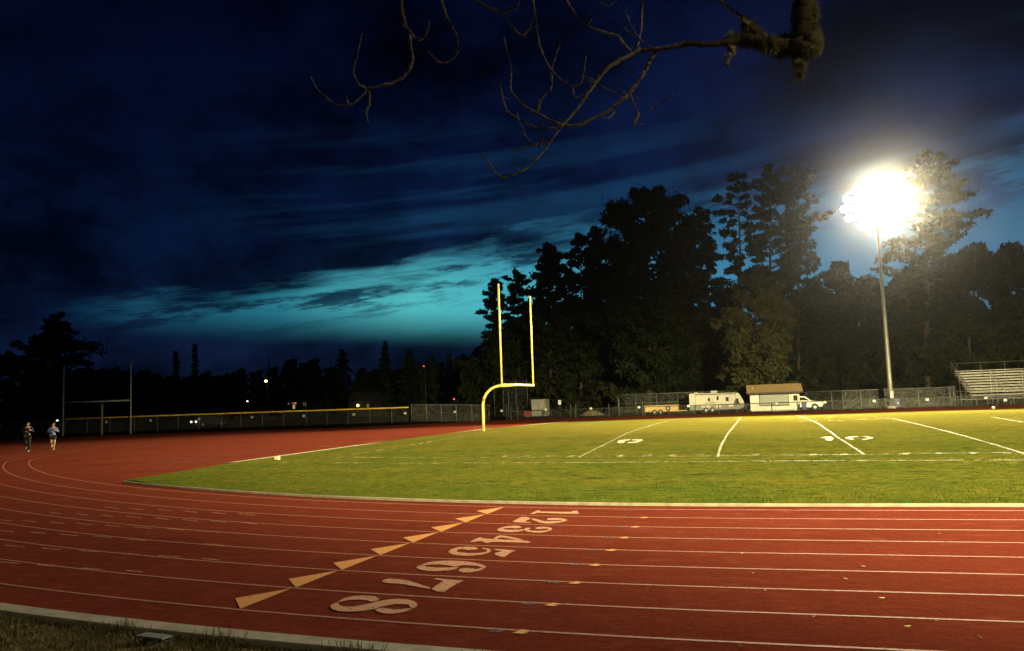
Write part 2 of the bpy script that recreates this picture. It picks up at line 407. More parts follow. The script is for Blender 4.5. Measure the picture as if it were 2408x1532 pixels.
# ------------------------------------------------------------------ ground, track, field
random.seed(4); rng = np.random.default_rng(11)
XC, YC = .2, 52.24
YA = 15.647; RA = YC-YA                     # inner line of lane one
LW = 1.0156
def arc_x(y, R):                            # left side of the oval of radius R
    d = R*R-(y-YC)**2
    return XC-math.sqrt(d) if d > 0 else XC
def rows(ys, xmin, xmax, dz, name, m, nx=24, warp=None):
    mb = MB()
    for y in ys:
        a, b = xmin(y), xmax(y)
        for i in range(nx+1):
            x = a+(b-a)*i/nx
            mb.v.append((x, y, zg(y)+dz))
    for j in range(len(ys)-1):
        for i in range(nx):
            p = j*(nx+1)+i; mb.f.append((p, p+1, p+nx+2, p+nx+1))
    return mb.build(name, m, smooth=True)
gy = [-60, -20, 0] + [6.5+2*i for i in range(50)] + [120, 160, 240, 500, 1500]
tag(rows(gy, lambda y: -1500, lambda y: 1500, -.05, 'ground', m_dirt, 10), kind='structure')
# near bank under the camera
bank = MB(); by = [-14, 0, 2.5, 4.5, 5.8, 6.3, 6.62]; bz = [.62, .58, .42, .16, .04, .0, -.02]
bx = [-32+2*i for i in range(47)]
def bank_edge(x): return 6.50 if x > XC else YC-math.sqrt(max(45.74**2-(x-XC)**2, 1))
for j, (y, z) in enumerate(zip(by, bz)):
    for x in bx:
        e = bank_edge(x); bank.v.append((x, y+(e-6.62), z+.02+.02*math.sin(3*x+y*7)*(.3 if j > 3 else 1)))
n = len(bx)
for j in range(len(by)-1):
    for i in range(n-1): bank.f.append((j*n+i, j*n+i+1, (j+1)*n+i+1, (j+1)*n+i))
tag(bank.build('bank', m_bank, smooth=True), kind='structure')
# red running surface, out to the fences
def tx0(y):
    if y < 26: return arc_x(y, 45.55)
    return float(np.interp(y, [26, 34, 60, 66, 72, 78, 83, 90, 99, 101.5], [arc_x(26, 45.55), -60, -92, -84, -78, -71, -60, -45, -34, -30]))
ty = [6.66, 6.75, 6.9, 7.0, 7.2, 7.5, 8]+[8.5+.75*i for i in range(124)]+[101.4]
tag(rows(ty, tx0, lambda y: 90, .0, 'running_track', m_track, 30), kind='structure')
# grass infield
RG = RA-.53
edge = [(-19.45, 21.6), (-19.7, 25), (-20.1, 28.6), (-19.2, 37.9), (-18.3, 55), (-17.9, 70), (-17.8, 84)]
def fx0(y):
    if y < 21.6 or y > 84: return max(arc_x(y, RG), -19.45) if y < 21.6 else max(arc_x(y, RG), -17.8)
    return float(np.interp(y, [e[1] for e in edge], [e[0] for e in edge]))
fy = list(np.concatenate([YC-RG+np.array([.0, .05, .15, .3, .5, .8, 1.2]), np.linspace(YC-RG+1.7, YC+RG-.3, 120), [YC+RG-.05]]))
tag(rows(fy, fx0, lambda y: 90, .03, 'grass_field', m_grass, 40), kind='structure')

# concrete curbs
def oval(R, x1, a1, step=1.5):             # from the right end of the near straight, round the left bend to angle a1
    p = [(x, YC-R) for x in np.arange(x1, XC, -2.0)]
    def at(a):                              # the bend opens out a little towards its crown, as a two-centred oval does
        sh = 3.3*min(max((a-.35)/.57, 0), 1.12)**1.6
        return (XC-sh-R*math.sin(a), YC-R*math.cos(a))
    for a in np.arange(0, a1, step/R): p.append(at(a))
    p.append(at(a1))
    return p
def curb(name, pts, w, h0, h1):
    mb = MB(); pts = [Vector((x, y, zg(y))) for x, y in pts]
    for i, p in enumerate(pts):
        d = pts[min(i+1, len(pts)-1)]-pts[max(i-1, 0)]; d.z = 0; d.normalize(); nn = Vector((-d.y, d.x, 0))*w/2
        for s, z in ((1, h0), (1, h1-.008), (.82, h1), (-.82, h1), (-1, h1-.008), (-1, h0)):
            q = p+nn*s; mb.v.append((q.x, q.y, p.z+z+random.uniform(-.002, .002)))
    for i in range(len(pts)-1):
        for k in range(5): mb.f.append((6*i+k, 6*i+k+1, 6*i+k+7, 6*i+k+6))
    return tag(mb.build(name, m_curb, fixn=True), kind='structure')
a_g = math.asin(18.65/(RA-.5))
curb('inner_curb', oval(RA-.50, 90, a_g, .8), .055, -.05, .055)
curb('outer_curb', oval(45.60, 90, .5, .8), .26, -.06, .05)
curb('end_zone_curb', [(x-.08, y) for x, y in edge[2:]], .22, -.05, .045)

# lane lines
lines = MB()
for i in range(9):
    R = RA+i*LW
    pts = oval(R, 90, 2.5, .7)
    lines.ribbon([(x, y, zg(y)) for x, y in pts], .046, .004)
tag(lines.build('lane_line', m_line), kind='structure')

def lane_y(i): return YA-i*LW               # i = 0 inner line of lane one
# start triangles: traced tip on the upper line, base towards the lower line
tri = MB()
for k in range(8):
    xt = -4.80-.089*k
    lx = lambda i, x: YC-math.sqrt((RA+i*LW)**2-(x-XC)**2)
    yt, yb = lx(k, xt)-.03, lx(k+1, xt)+.03
    tri.flat([(xt, yt, .0065), (xt-.42, yb+.42, .0065), (xt-.06, yb, .0065)])
tag(tri.build('start_triangle', m_tri), kind='structure')

def c6(p): return (740.94+.20513*p[0], 1185.5+.20513*p[1])      # traced coordinates to sight lines
def c7(p): return (1173.1+.10256*p[0], 1185.5+.10256*p[1])
DIG = {
 8: (c6, [[(258,1128),(350,1082),(470,1060),(600,1057),(690,1070),(737,1098),(725,1116),(640,1130),(600,1114),(520,1106),(400,1108),(330,1120),(280,1133)],
   [(245,1140),(190,1162),(174,1188),(200,1218),(280,1238),(400,1244),(520,1238),(640,1220),(740,1195),(820,1174),(920,1157),(1000,1156),(1065,1165),(1090,1185),(1095,1196),(1140,1202),(1168,1178),(1172,1150),(1130,1120),(1060,1103),(950,1096),(850,1102),(760,1118),(680,1136),(600,1156),(520,1173),(420,1186),(340,1184),(280,1170),(266,1155),(275,1140)],
   [(684,1218),(720,1245),(800,1265),(900,1267),(1000,1252),(1080,1227),(1122,1207),(1085,1203),(1000,1215),(900,1218),(820,1208),(770,1200)]]),
 7: (c6, [[(765,890),(800,872),(860,863),(960,870),(1060,885),(1160,915),(1260,950),(1325,966),(1300,981),(1200,963),(1080,941),(960,920),(850,916),(790,908)],
   [(1355,872),(1400,856),(1480,869),(1600,881),(1702,885),(1660,910),(1590,942),(1520,988),(1470,1020),(1400,1010),(1333,985),(1380,950),(1430,917),(1478,891),(1420,880)]]),
 6: (c6, [[(1225,700),(1300,675),(1420,660),(1560,656),(1700,663),(1830,680),(1925,705),(1962,728),(1945,744),(1905,736),(1880,722),(1800,712),(1700,708),(1600,726),(1520,710),(1420,700),(1320,703),(1240,712)],
   [(1215,706),(1170,722),(1164,738),(1200,760),(1290,775),(1400,779),(1520,771),(1610,753),(1650,727),(1600,731),(1520,736),(1400,737),(1300,730),(1245,718)],
   [(1945,750),(1870,775),(1770,793),(1690,791),(1643,772),(1660,752),(1730,742),(1800,745),(1838,758),(1905,743)]]),
 5: (c6, [[(1528,555),(1560,525),(1640,502),(1740,496),(1830,500),(1872,515),(1840,530),(1760,536),(1690,522),(1640,530),(1620,548),(1660,562),(1760,572),(1860,570),(1950,560),(1975,545),(1960,530),(1910,520),(1930,511),(1990,519),(2022,540),(1990,566),(1920,586),(1820,599),(1700,601),(1600,591),(1545,573)],
   [(2045,526),(2100,524),(2200,532),(2300,540),(2250,561),(2210,586),(2170,614),(2110,606),(2060,586),(2065,569),(2120,555),(2152,545),(2090,540)]]),
 4: (c6, [[(1773,443),(1830,410),(1890,389),(1938,401),(2030,409),(2200,416),(2330,420),(2430,431),(2477,443),(2440,451),(2300,448),(2150,443),(2020,441),(1990,453),(1950,451),(1930,440),(1900,429),(1830,441)],
   [(2042,406),(2080,380),(2120,366),(2170,369),(2280,391),(2392,418),(2330,419),(2250,406),(2150,389),(2110,393),(2085,408)]]),
 3: (c7, [[(-42,600),(0,572),(100,538),(220,516),(340,510),(460,515),(522,540),(480,562),(380,572),(250,562),(130,568),(95,585),(170,599),(320,604),(470,601),(560,594),(566,620),(450,646),(300,662),(150,657),(30,640),(-28,620)],
   [(568,594),(610,568),(690,556),(737,570),(690,587),(660,600),(760,624),(880,631),(1000,629),(1110,615),(1158,595),(1120,580),(1030,576),(930,587),(850,582),(828,565),(900,543),(1000,533),(1120,543),(1200,563),(1228,585),(1190,616),(1080,652),(950,670),(800,670),(680,652),(600,626)]]),
 2: (c7, [[(303,425),(380,378),(470,328),(540,308),(620,310),(724,338),(700,362),(640,387),(600,408),(640,424),(742,435),(720,447),(560,440),(420,434)],
   [(743,350),(800,343),(860,358),(940,383),(1030,404),(1150,411),(1280,409),(1400,399),(1458,385),(1420,371),(1340,379),(1240,389),(1150,382),(1098,365),(1130,343),(1250,330),(1400,336),(1500,350),(1573,378),(1530,402),(1400,437),(1250,457),(1080,460),(950,442),(850,407),(770,377)]]),
 1: (c7, [[(718,237),(790,203),(870,163),(932,153),(942,173),(962,183),(1200,186),(1450,191),(1650,193),(1720,168),(1792,163),(1812,198),(1853,232),(1700,236),(1500,234),(1200,224),(950,217),(870,217),(810,240)]]),
}
for k, (cv, polys) in sorted(DIG.items()):
    mb = MB(); sh = MB()
    for pl in polys:
        g3 = [on_ground(*cv(p)) for p in pl]
        mb.flat([(p.x, p.y, .0085) for p in g3]); sh.flat([(p.x-.008, p.y+.010, .0075) for p in g3])
    o = tag(mb.build('lane_number', m_num), kind='structure'); o['label'] = 'peach painted number %d on the red running track' % k
    sh.build('old_paint_edge', m_old, o)

# small arrowheads and old smudges where the next start sits on each lane line
arr = MB(); smu = MB()
for j, (px, py) in enumerate([(1515, 1219), (1495, 1240), (1470, 1265), (1440, 1293.5), (1403, 1328), (1357, 1369), (1303, 1420), (1235, 1480)]):
    p = on_ground(px, py); y = lane_y(j+1)
    arr.flat([(p.x+a*.5, y+b*.85, .0085) for a, b in [(-.17, -.05), (-.03, .10), (.17, .05), (.06, -.01), (.14, -.03), (.03, -.07)]])
    smu.flat([(p.x-.27+.09*math.cos(a), y+.02+.05*math.sin(a), .0055) for a in np.arange(0, 2*PI, .5)])
tag(arr.build('lane_arrow', m_tri), kind='structure'); tag(smu.build('old_smudge', m_old), kind='structure')
# short dashes across the lanes of the bend
dash = MB()
for x1, x2, y in [(0,85,303),(163,268,316),(353,450,329),(545,620,340),(20,105,230),(182,265,242),(343,430,253),(510,605,264),(690,790,275),(880,960,288),
  (0,60,165),(130,200,172),(262,337,182),(408,485,190),(558,640,203),(715,805,213),(880,975,223),(0,50,118),(100,165,122),(215,280,128),(335,400,134),(458,525,142),(585,660,150),(725,800,157),(870,955,167),(1020,1100,176),
  (215,270,86),(330,385,92),(435,495,98),(550,615,104),(675,735,110),(795,860,118),(918,985,123),(1055,1120,131),(455,515,63),(565,625,68),(690,745,73),(800,860,80),(920,985,86),(1040,1110,92)]:
    a = on_ground(.54*x1, 1160.8+.54*(y-3)); b = on_ground(.54*x2, 1160.8+.54*(y+4))
    dash.ribbon([(a.x, a.y, 0), (b.x, b.y, 0)], .05, .0055)
tag(dash.build('lane_dash', m_linef), kind='structure')
# dark thin strips on the apron beside the grass, pale strips of an old run-up
dstrip = MB()
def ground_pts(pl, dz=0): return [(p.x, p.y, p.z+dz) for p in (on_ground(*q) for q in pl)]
dstrip.ribbon(ground_pts([(372, 1084.5), (430, 1080), (520, 1072.5), (600, 1064), (660, 1060), (686, 1060)]), .16, .006)
dstrip.ribbon(ground_pts([(372, 1085.5), (430, 1086.5), (500, 1088), (548, 1089)]), .12, .006)
tag(dstrip.build('dark_strip', mat('dark_strip', (.05, .018, .014), .9, var=.2)), kind='structure')
run = MB()
for a, b in [((855, 1040), (905, 1036)), ((905, 1031), (950, 1028.5)), ((748, 1051), (800, 1050)), ((350, 1086), (372, 1085))]:
    run.ribbon(ground_pts([a, b]), .14, .005)
tag(run.build('apron_stripe', m_linef), kind='structure')

# field lines
fl = MB(); fd = MB()
D4 = .036
def dens(pl, n=8):
    o = []
    for a, b in zip(pl[:-1], pl[1:]):
        for i in range(n): o.append((a[0]+(b[0]-a[0])*i/n, a[1]+(b[1]-a[1])*i/n))
    return o+[pl[-1]]
for pl, w in [([(1360, 1078.5), (1419, 1049), (1473, 1021), (1529, 1002.5), (1571.5, 991), (1600, 986)], .085),
              ([(1688, 1077), (1697, 1048), (1711, 1022.7), (1727, 1003), (1743, 982)], .085),
              ([(2032, 1071), (1974, 1034), (1927.8, 999.6), (1904.7, 988.6), (1874, 978.5)], .085),
              ([(2440, 1080), (2341, 1049), (2270, 1028), (2192, 1007.6), (2119, 990.4), (2098, 985.5)], .085)]:
    g3 = ground_pts(dens(pl), D4)
    g3 = [(x+random.uniform(-.02, .02), y, z) for x, y, z in g3]
    fl.ribbon(g3, [w*random.uniform(.7, 1.25) for _ in g3])
tag(fl.build('yard_line', m_white), kind='structure')
for pl, w in [([(770, 1091), (1000, 1092), (1400, 1091), (1800, 1087.5), (2440, 1085)], .13), ([(787, 1078), (1000, 1078.5), (1300, 1078), (1600, 1076), (2000, 1072), (2440, 1066)], .11),
              ([(787, 1078), (900, 1060), (1000, 1043), (1080, 1029.5), (1173, 1017)], .13), ([(1225, 1006), (1370, 1002), (1420, 993)], .10),
              ([(1879, 991.8), (1974, 991), (2093, 985)], .16), ([(2330, 982.5), (2341, 984), (2440, 1001)], .14), ([(1845, 981), (1856, 980.8)], .12), ([(1887, 980.6), (1899, 980.2)], .12),
              ([(2127, 974.6), (2135, 974.4)], .14), ([(2149, 974), (2158, 973.8)], .14), ([(2196, 973.4), (2204, 973.2)], .14), ([(640, 1089), (700, 1089.5)], .14)]:
    fd.ribbon(ground_pts(dens(pl, 12), D4+.002), w)
p0 = None
for i in range(-4, 16):                      # one-yard ticks beside the sideline
    x = -5.1+i*.9144*1.0; y = 28.9-.105*(x+6)
    if i % 5 == 0: continue
    fd.ribbon([(x-.1, y-.16, zg(y)+D4+.004), (x+.05, y+.35, zg(y)+D4+.004)], .2)
tag(fd.build('worn_yard_marking', m_white2), kind='structure')
fn = MB()
def c8(p): return (1914.1+.20513*p[0], 802.7+.20513*p[1])
def c9(p): return (1389.2+.15751*p[0], 1006.4+.15751*p[1])
for cv, pl in [(c8, [(60,1118),(140,1107),(195,1104),(230,1130),(205,1152),(150,1152),(128,1136),(140,1122)]),
               (c8, [(353,1118),(400,1107),(480,1103),(522,1107),(450,1115),(430,1125),(467,1139),(440,1144),(388,1133)]),
               (c8, [(545,1103),(620,1105),(688,1118),(650,1133),(570,1144),(543,1137),(610,1128),(620,1118),(590,1110)]),
               (c9, [(393,225),(430,199),(500,191),(587,187),(592,199),(512,211),(500,236),(450,245),(408,239)]),
               (c9, [(613,189),(770,188),(778,203),(700,233),(558,245),(548,232),(660,222),(720,208),(620,200)])]:
    fn.flat(ground_pts([cv(p) for p in pl], D4+.008))
tag(fn.build('field_number', mat('field_number_chalk', (.40, .39, .24), .9, var=.1, scale=4)), kind='structure')

# grass blades where the field is near the camera, and dry tufts on the bank
def blades(name, n, pick, hmin, hmax, w, m, lean=.5):
    P = np.array([pick() for _ in range(n)])
    h = rng.uniform(hmin, hmax, n); a = rng.uniform(0, 2*PI, n); l = rng.uniform(0, lean, n)*h; b = rng.uniform(0, 2*PI, n)
    dx = np.cos(a)*w; dy = np.sin(a)*w
    V = np.zeros((n, 4, 3))
    V[:, 0] = P-np.stack([dx, dy, 0*dx], 1); V[:, 1] = P+np.stack([dx, dy, 0*dx], 1)
    tip = P+np.stack([np.cos(b)*l, np.sin(b)*l, h], 1)
    V[:, 2] = tip+np.stack([dx, dy, 0*dx], 1)*.25; V[:, 3] = tip-np.stack([dx, dy, 0*dx], 1)*.25
    return tag(quads_obj(name, V, m), kind='stuff')
def pick_field():
    while True:
        u = random.random(); y = YC-RG+.03+26*u**1.9
        x0 = fx0(y)+.05; x = random.uniform(x0, min(20, .5*y+3))
        k = math.sin(x*1.7+y*2.3)+math.sin(x*.6-y*1.1)+math.sin(x*4.1+1.3*y)
        if random.random() < .62+.18*k: return (x, y, zg(y)+.025)
blades('field_grass_blades', 260000, pick_field, .012, .036, .006, m_blade, 1.0)
def pick_bank():
    while True:
        x = random.uniform(-12, 1.5); e = bank_edge(x); y = e-.02-random.random()**1.2*1.3
        k = math.sin(x*5+y*3)+math.sin(x*13.7-y*9)
        if random.random() < .55+.25*k:
            return (x, y, float(np.interp(y-(e-6.62), by, bz))+.01)
blades('bank_dry_grass', 26000, pick_bank, .02, .07, .006, m_straw, 1.4)
def pick_edge():
    x = random.choice([-4.9, -3.4, -6.2, -2.2])+random.gauss(0, .12); e = bank_edge(x); y = e+random.uniform(-.1, .05)
    return (x, y, .0)
blades('edge_weeds', 260, pick_edge, .06, .15, .005, m_straw, .8)

# ------------------------------------------------------------------ goal posts
def goal_near():
    t = thing('goal_post', 'bright yellow gooseneck football goal with two tall uprights at the field end', 'goal post', (-17.0, 52.24, zg(52)), -.034)
    z0 = 3.12-zg(52)
    pts = [(0, 0, -.1), (0, 0, 1.7)] + [(1.35-1.35*math.cos(a), 0, z0-1.35+1.35*math.sin(a)) for a in np.linspace(.0, PI/2, 14)][1:] + [(2.56, 0, z0)]
    pts[1] = (0, 0, z0-1.40)
    MB().tube(pts, .092, 16).build('gooseneck', m_goal, t, True)
    MB().cyl((0, 0, .62), (0, 0, .66), .10, 16).build('collar', m_goal, t, True)
    MB().cyl((2.62, -3.62, z0), (2.62, 3.62, z0), .075, 14).build('crossbar', m_goal, t, True)
    for s in (-1, 1):
        MB().cyl((2.62, 3.555*s, z0), (2.62, 3.555*s, z0+6.47), .062, 12).build('upright', m_goal, t, True)
    return t
goal_near()
def goal_far():
    t = thing('goal_post', 'weathered grey H shaped football goal by the left fence', 'goal post', (0, 0, 0))
    a = at_y(148, 1022, 78); b = at_y(307.3, 1016, 79.5); c = at_y(239.7, 1016, 79.2)
    zb = .1; ta = at_y(148.6, 859.5, 78).z; tb = at_y(306, 850, 79.5).z; xb = 3.68
    t.location = (c.x, c.y, 0)
    r = Vector((c.x, c.y, 0))
    a.z = b.z = c.z = 0
    MB().cyl(a-r+Vector((0, 0, -.3)), a-r+Vector((0, 0, ta)), .085).build('upright', m_goalgrey, t, True)
    MB().cyl(b-r+Vector((0, 0, -.3)), b-r+Vector((0, 0, tb)), .085).build('upright', m_goalgrey, t, True)
    MB().cyl(a-r+Vector((0, 0, xb)), b-r+Vector((0, 0, xb-.02)), .10).build('crossbar', m_goalgrey, t, True)
    MB().cyl((0, 0, -.3), (0, 0, 3.4), .12).build('post', m_goalold, t, True)
goal_far()

# ------------------------------------------------------------------ floodlight towers
S = 1.2565
def far(x, y, z): return Vector((x*S, y*S, CAMH+(z-CAMH)*S))
def tower(loc, label, az, pole_h, group='floodlight towers'):
    t = thing('floodlight_tower', label, 'floodlight', loc, az, group)
    pts = [(0, 0, z) for z in np.linspace(-.3, pole_h, 9)]
    MB().tube(pts, list(np.linspace(.30, .15, 9)), 16).build('pole', m_pole, t, True)
    MB().cyl((0, 0, -.2), (0, 0, .25), .5, 20).build('footing', m_curb, t, True)
    MB().box(-.2, .2, -.42, -.29, 1.2, 2.0).build('control_box', m_house, t, bevel=.02)
    rowsn = [(pole_h-4.4, 5), (pole_h-3.3, 8), (pole_h-2.2, 9), (pole_h-1.1, 8), (pole_h, 6)]  # extra heads added and packed tight to imitate the oval of lamp glare
    for z, n in rowsn:
        w = n*.96/2
        MB().box(-w, w, -.10, .10, z-.08, z+.08).build('crossarm', m_house, t)
        for i in range(n):
            x = (i-(n-1)/2)*.96
            hd = MB().tube([(x, -.05, z+.05), (x, -.28, z+.0), (x, -.42, z-.04), (x, -.75, z-.20)], [.12, .3, .44, .50], 20, cap=False).build('floodlight_head', m_house, t, True)
            nn = 20
            MB().ell((x, -.72, z-.18), (.47, .10, .47), 20, 8).build('lens', m_lens, hd, True)
    return t
T1 = Vector((17.4, 104.9, FAR))
tower(T1, 'tall grey floodlight tower with blazing lamps beside the far fence', .10, 24.9+1.9)
L1 = T1+Vector((.3, -1.9, 25.2))
spot('floodlight_beam', L1, (-9, 64, 0), 760000, 50, 1.0, radius=1.2)
spot('floodlight_beam', L1+Vector((1, 0, 0)), (16, 64, 0), 720000, 54, 1.0, radius=1.2)
spot('floodlight_beam', L1+Vector((-1, 0, 0)), (-28, 46, 0), 200000, 38, 1.0, radius=1.2)
spot('floodlight_beam', L1+Vector((0, -.3, -.6)), (0, 24, 0), 250000, 64, 1.0, radius=2.6, col=(1, .95, .82))
T2 = Vector((40, -16, .3))
tower(T2, 'grey floodlight tower behind the bank on the near side', PI-.5, 24.9, None)
L2 = T2+Vector((-1, 1.6, 23.5))
for tx, ty in ((-16, 86), (6, 90), (31, 90)):
    spot('floodlight_beam', L2, (tx, ty, -3), 1800000, 25, 1.0, radius=1.6)
spot('floodlight_beam', L2+Vector((-.6, 0, 0)), (-2, 28, 0), 1250000, 35, 1.0, radius=1.6)
spot('floodlight_beam', L2+Vector((.6, 0, 0)), (0, 12, 4), 30000, 48, 1.0, radius=1.6)
# ------------------------------------------------------------------ fences
def fence(name, label, pts, h, post_gap, m_post, m_rail, m_mesh, cap=None, mid=None, r=.03, posts=None, group=None):
    pts = [Vector(p) for p in pts]
    t = thing(name, label, 'fence', pts[0], 0, group); o = pts[0]
    q = [p-o for p in pts]
    me = MB()
    for a, b in zip(q[:-1], q[1:]):
        k = len(me.v); me.v += [(a.x, a.y, a.z), (b.x, b.y, b.z), (b.x, b.y, b.z+h), (a.x, a.y, a.z+h)]; me.f.append((k, k+1, k+2, k+3))
    if m_mesh: me.build('chain_link_mesh', m_mesh, t)
    up = Vector((0, 0, h))
    MB().tube([p+up for p in q], r*.85 if not cap else .085, 10).build('cap_rail' if cap else 'top_rail', cap or m_rail, t, True)
    if mid: MB().tube([p+Vector((0, 0, mid)) for p in q], r*.7, 6).build('mid_rail', m_rail, t, True)
    lens = [0]
    for a, b in zip(q[:-1], q[1:]): lens.append(lens[-1]+(b-a).length)
    def along(s):
        for i in range(len(q)-1):
            if s <= lens[i+1] or i == len(q)-2:
                k = (s-lens[i])/(lens[i+1]-lens[i]); return q[i].lerp(q[i+1], k)
    n = int(lens[-1]/post_gap)
    first = None
    for i in range(n+1):
        p = along(min(i*post_gap+random.uniform(-.15, .15)*(0 < i < n), lens[-1]))
        if first is None:
            first = MB().cyl((0, 0, -.1), (0, 0, h), r, 8).build('post', m_post, t, True); first.location = p
        else:
            c = first.copy(); C.objects.link(c); c.parent = t; c.location = p
    return t
zl = -.02
fence('chain_link_fence', 'low chain link fence with yellow top tube behind the red apron at left', [(-78, 77.8, zl), (-69.5, 81.5, zl), (-54, 85.5, -.06), (-38.3, 88.9, -.1)], 1.72, 2.62, m_steel, m_steel, m_chain, cap=m_cap, r=.042)
fence('chain_link_fence', 'dark chain link fence running off the left edge behind the joggers', [(-104, 66, 0), (-90, 72, 0), (-78.2, 77.6, zl)], 1.5, 3.0, m_darksteel, m_darksteel, m_chaind, r=.035)
fence('chain_link_fence', 'tall grey chain link fence between yellow topped fence and cage', [tuple(at_y(968.3, 991, 89)), (far(-24, 76, 0).x, far(0, 76, 0).y, -.5)], 2.0, 1.9, m_steel, m_steel, m_chain, r=.045)
yf = 102.2
fence('chain_link_fence', 'low dark railed fence along the outer edge of the far track', [(-30, yf, FAR), (-10, yf, FAR), (12, yf, FAR), (40, yf-.6, FAR), (70, yf-.6, FAR)], 1.12, 3.05, m_darksteel, m_darksteel, m_chaind, r=.06)
fence('chain_link_fence', 'tall chain link fence on pale posts behind the tan trailer', [(-17.0, 115.5, FAR), (-16.0, 114.5, FAR), (0.2, 114, FAR)], 2.75, 3.0, m_steel, m_steel, m_chain, mid=1.5, r=.045)
fence('chain_link_fence', 'chain link fence on grey posts between white pickup and bleachers', [(8.2, 110.5, FAR), (12.4, 108, FAR), (25.2, 108, FAR)], 2.25, 3.4, m_steel, m_steel, m_chain, r=.055)
# gate posts standing in front
def free_post(px, ytop, ybot, Y, label, r=.05, m=m_steel):
    a = at_y(px, ybot, Y*S); b = at_y(px, ytop, Y*S)
    t = thing('gate_post', label, 'post', (a.x, a.y, FAR), 0, 'bare steel gate posts along the far fence')
    MB().cyl((0, 0, -.1), (0, 0, b.z-FAR), r, 10).build('shaft', m, t, True)
    MB().ell((0, 0, b.z-FAR), (r*1.2, r*1.2, r*.7), 10, 6).build('cap', m, t, True)
    MB().cyl((0, 0, (b.z-FAR)*.7), (0, 0, (b.z-FAR)*.7+.06), r*1.25, 10).build('hinge_band', m, t, True)
for px, yt, yb, lab in [(1191.5, 958, 984, 'bare steel gate post just right of the goal gooseneck'), (1202, 959, 984, 'bare steel gate post second right of the goal gooseneck'), (1218.3, 958, 984, 'stout bare gate post left of the grey container'),
                        (1342.4, 952, 978, 'bare steel gate post right of the small sign'), (1355, 951, 978, 'thin bare gate post beside the soil heap'), (1432.8, 950, 977, 'short pale gate post right of the soil heap'), (1456.5, 939, 977, 'tall pale gate post left of the tan trailer'), (1514.0-2, 945, 975, 'grey gate post at the rear of the tan trailer'),
                        (2245.5, 908, 957, 'tall bare steel post left of the bleachers'), (1984, 921, 965, 'stout grey gate post right of the white pickup')]:
    free_post(px, yt, yb, 83 if px < 1985 else 84.2, lab, .055 if px in (1218.3, 1456.5, 2245.5, 1984) else .04)
# white plates hung on the fence
for px, py, Y in [(1070, 969, 83), (1180, 966.5, 82.5), (1284, 963.5, 81), (1390, 961, 81), (1503, 958, 81), (1619, 955.3, 81), (1826.3, 949.6, 81), (1939.5, 946.6, 81), (2055.3, 943.6, 81), (2180, 940.1, 80.8), (2317.8, 936, 80.8), (2363.5, 941.5, 80.8),
                  (593.7, 981.6, 85), (715, 978.5, 85.5), (833, 975, 87), (953.4, 972.3, 88), (251.6, 993, 79.5), (355.5, 989.3, 80.5), (469.6, 986, 83), (130, 997, 76), (.8, 1003.5, 73)]:
    p = at_y(px, py, Y*S if px > 1060 else Y) + Vector((0, -.09, 0))
    t = thing('fence_sign', 'small white square plate hung on the chain link fence', 'sign', p, 0, 'small white plates on the track fence')
    MB().box(-.16, .16, -.012, .012, -.13, .13).build('plate', m_sign, t, bevel=.006)
    MB().box(-.02, .02, -.004, .05, .115, .15).build('hanger', m_steel, t)

# tall cage behind the goal
def cage():
    t = thing('throwing_cage', 'tall netted throwing cage on thin steel poles behind the yellow goal', 'sports cage', (far(-26.5, 95, 0).x, 119, FAR))
    o = Vector(t.location)
    pl = []
    for px, yt in [(1163.8, 898), (1185, 891), (1197, 905), (1214.6, 892), (1242.2, 892.4)]:
        Y = 119 if px not in (1163.8, 1197) else 122
        b = at_y(px, 980, Y); tp = at_y(px, yt, Y); b.z = FAR
        MB().cyl(b-o, Vector((b.x, b.y, tp.z))-o, .05, 8).build('pole', m_steel, t, True); pl.append((b-o, tp.z-o.z))
    me = MB(); q = [pl[0], pl[1], pl[3], pl[4]]
    for (a, h1), (b, h2) in zip(q[:-1], q[1:]):
        k = len(me.v); me.v += [tuple(a), tuple(b), (b.x, b.y, h2-.1), (a.x, a.y, h1-.1)]; me.f.append((k, k+1, k+2, k+3))
    me.build('netting', m_net, t)
cage()
def container():
    a = far(-24.17, 93, 0); t = thing('storage_container', 'pale grey storage container behind the fence right of the goal', 'container', ((-24.17-22.41)/2*S, 93*S, FAR))
    w = (24.17-22.41)*S/2
    MB().box(-w, w, 0, 2.6, 0, 2.45).build('body', m_shed, t, bevel=.03)
    for x in (-w+.06, 0, w-.06): MB().cyl((x, -.03, .1), (x, -.03, 2.35), .03, 8).build('door_bar', m_steel, t)
    MB().box(-w-.05, w+.05, -.08, 2.66, 2.455, 2.53).build('roof', m_shed, t)
container()
t = thing('rubbish_bin', 'dull red plastic bin in front of the pale container', 'bin', tuple(far(-23.7, 89.5, 0))); t.location.z = FAR
MB().prism([(-.42, .05), (.42, .05), (.5, .85), (-.5, .85)], -.35, .35).build('body', m_redbin, t, bevel=.03, fixn=True)
MB().box(-.53, .53, -.4, .4, .855, .92).build('lid', m_redbin, t, bevel=.02)
def small_sign():
    p = far(-19.1, 86, 0); t = thing('small_sign', 'small pale sign on a thin post by the far track', 'sign', (p.x, p.y, FAR))
    MB().cyl((0, 0, -.1), (0, 0, 2.2), .03, 8).build('post', m_steel, t, True)
    MB().box(-.21, .21, -.06, -.035, 1.72, 2.34).build('panel', m_sign, t, bevel=.01)
small_sign()
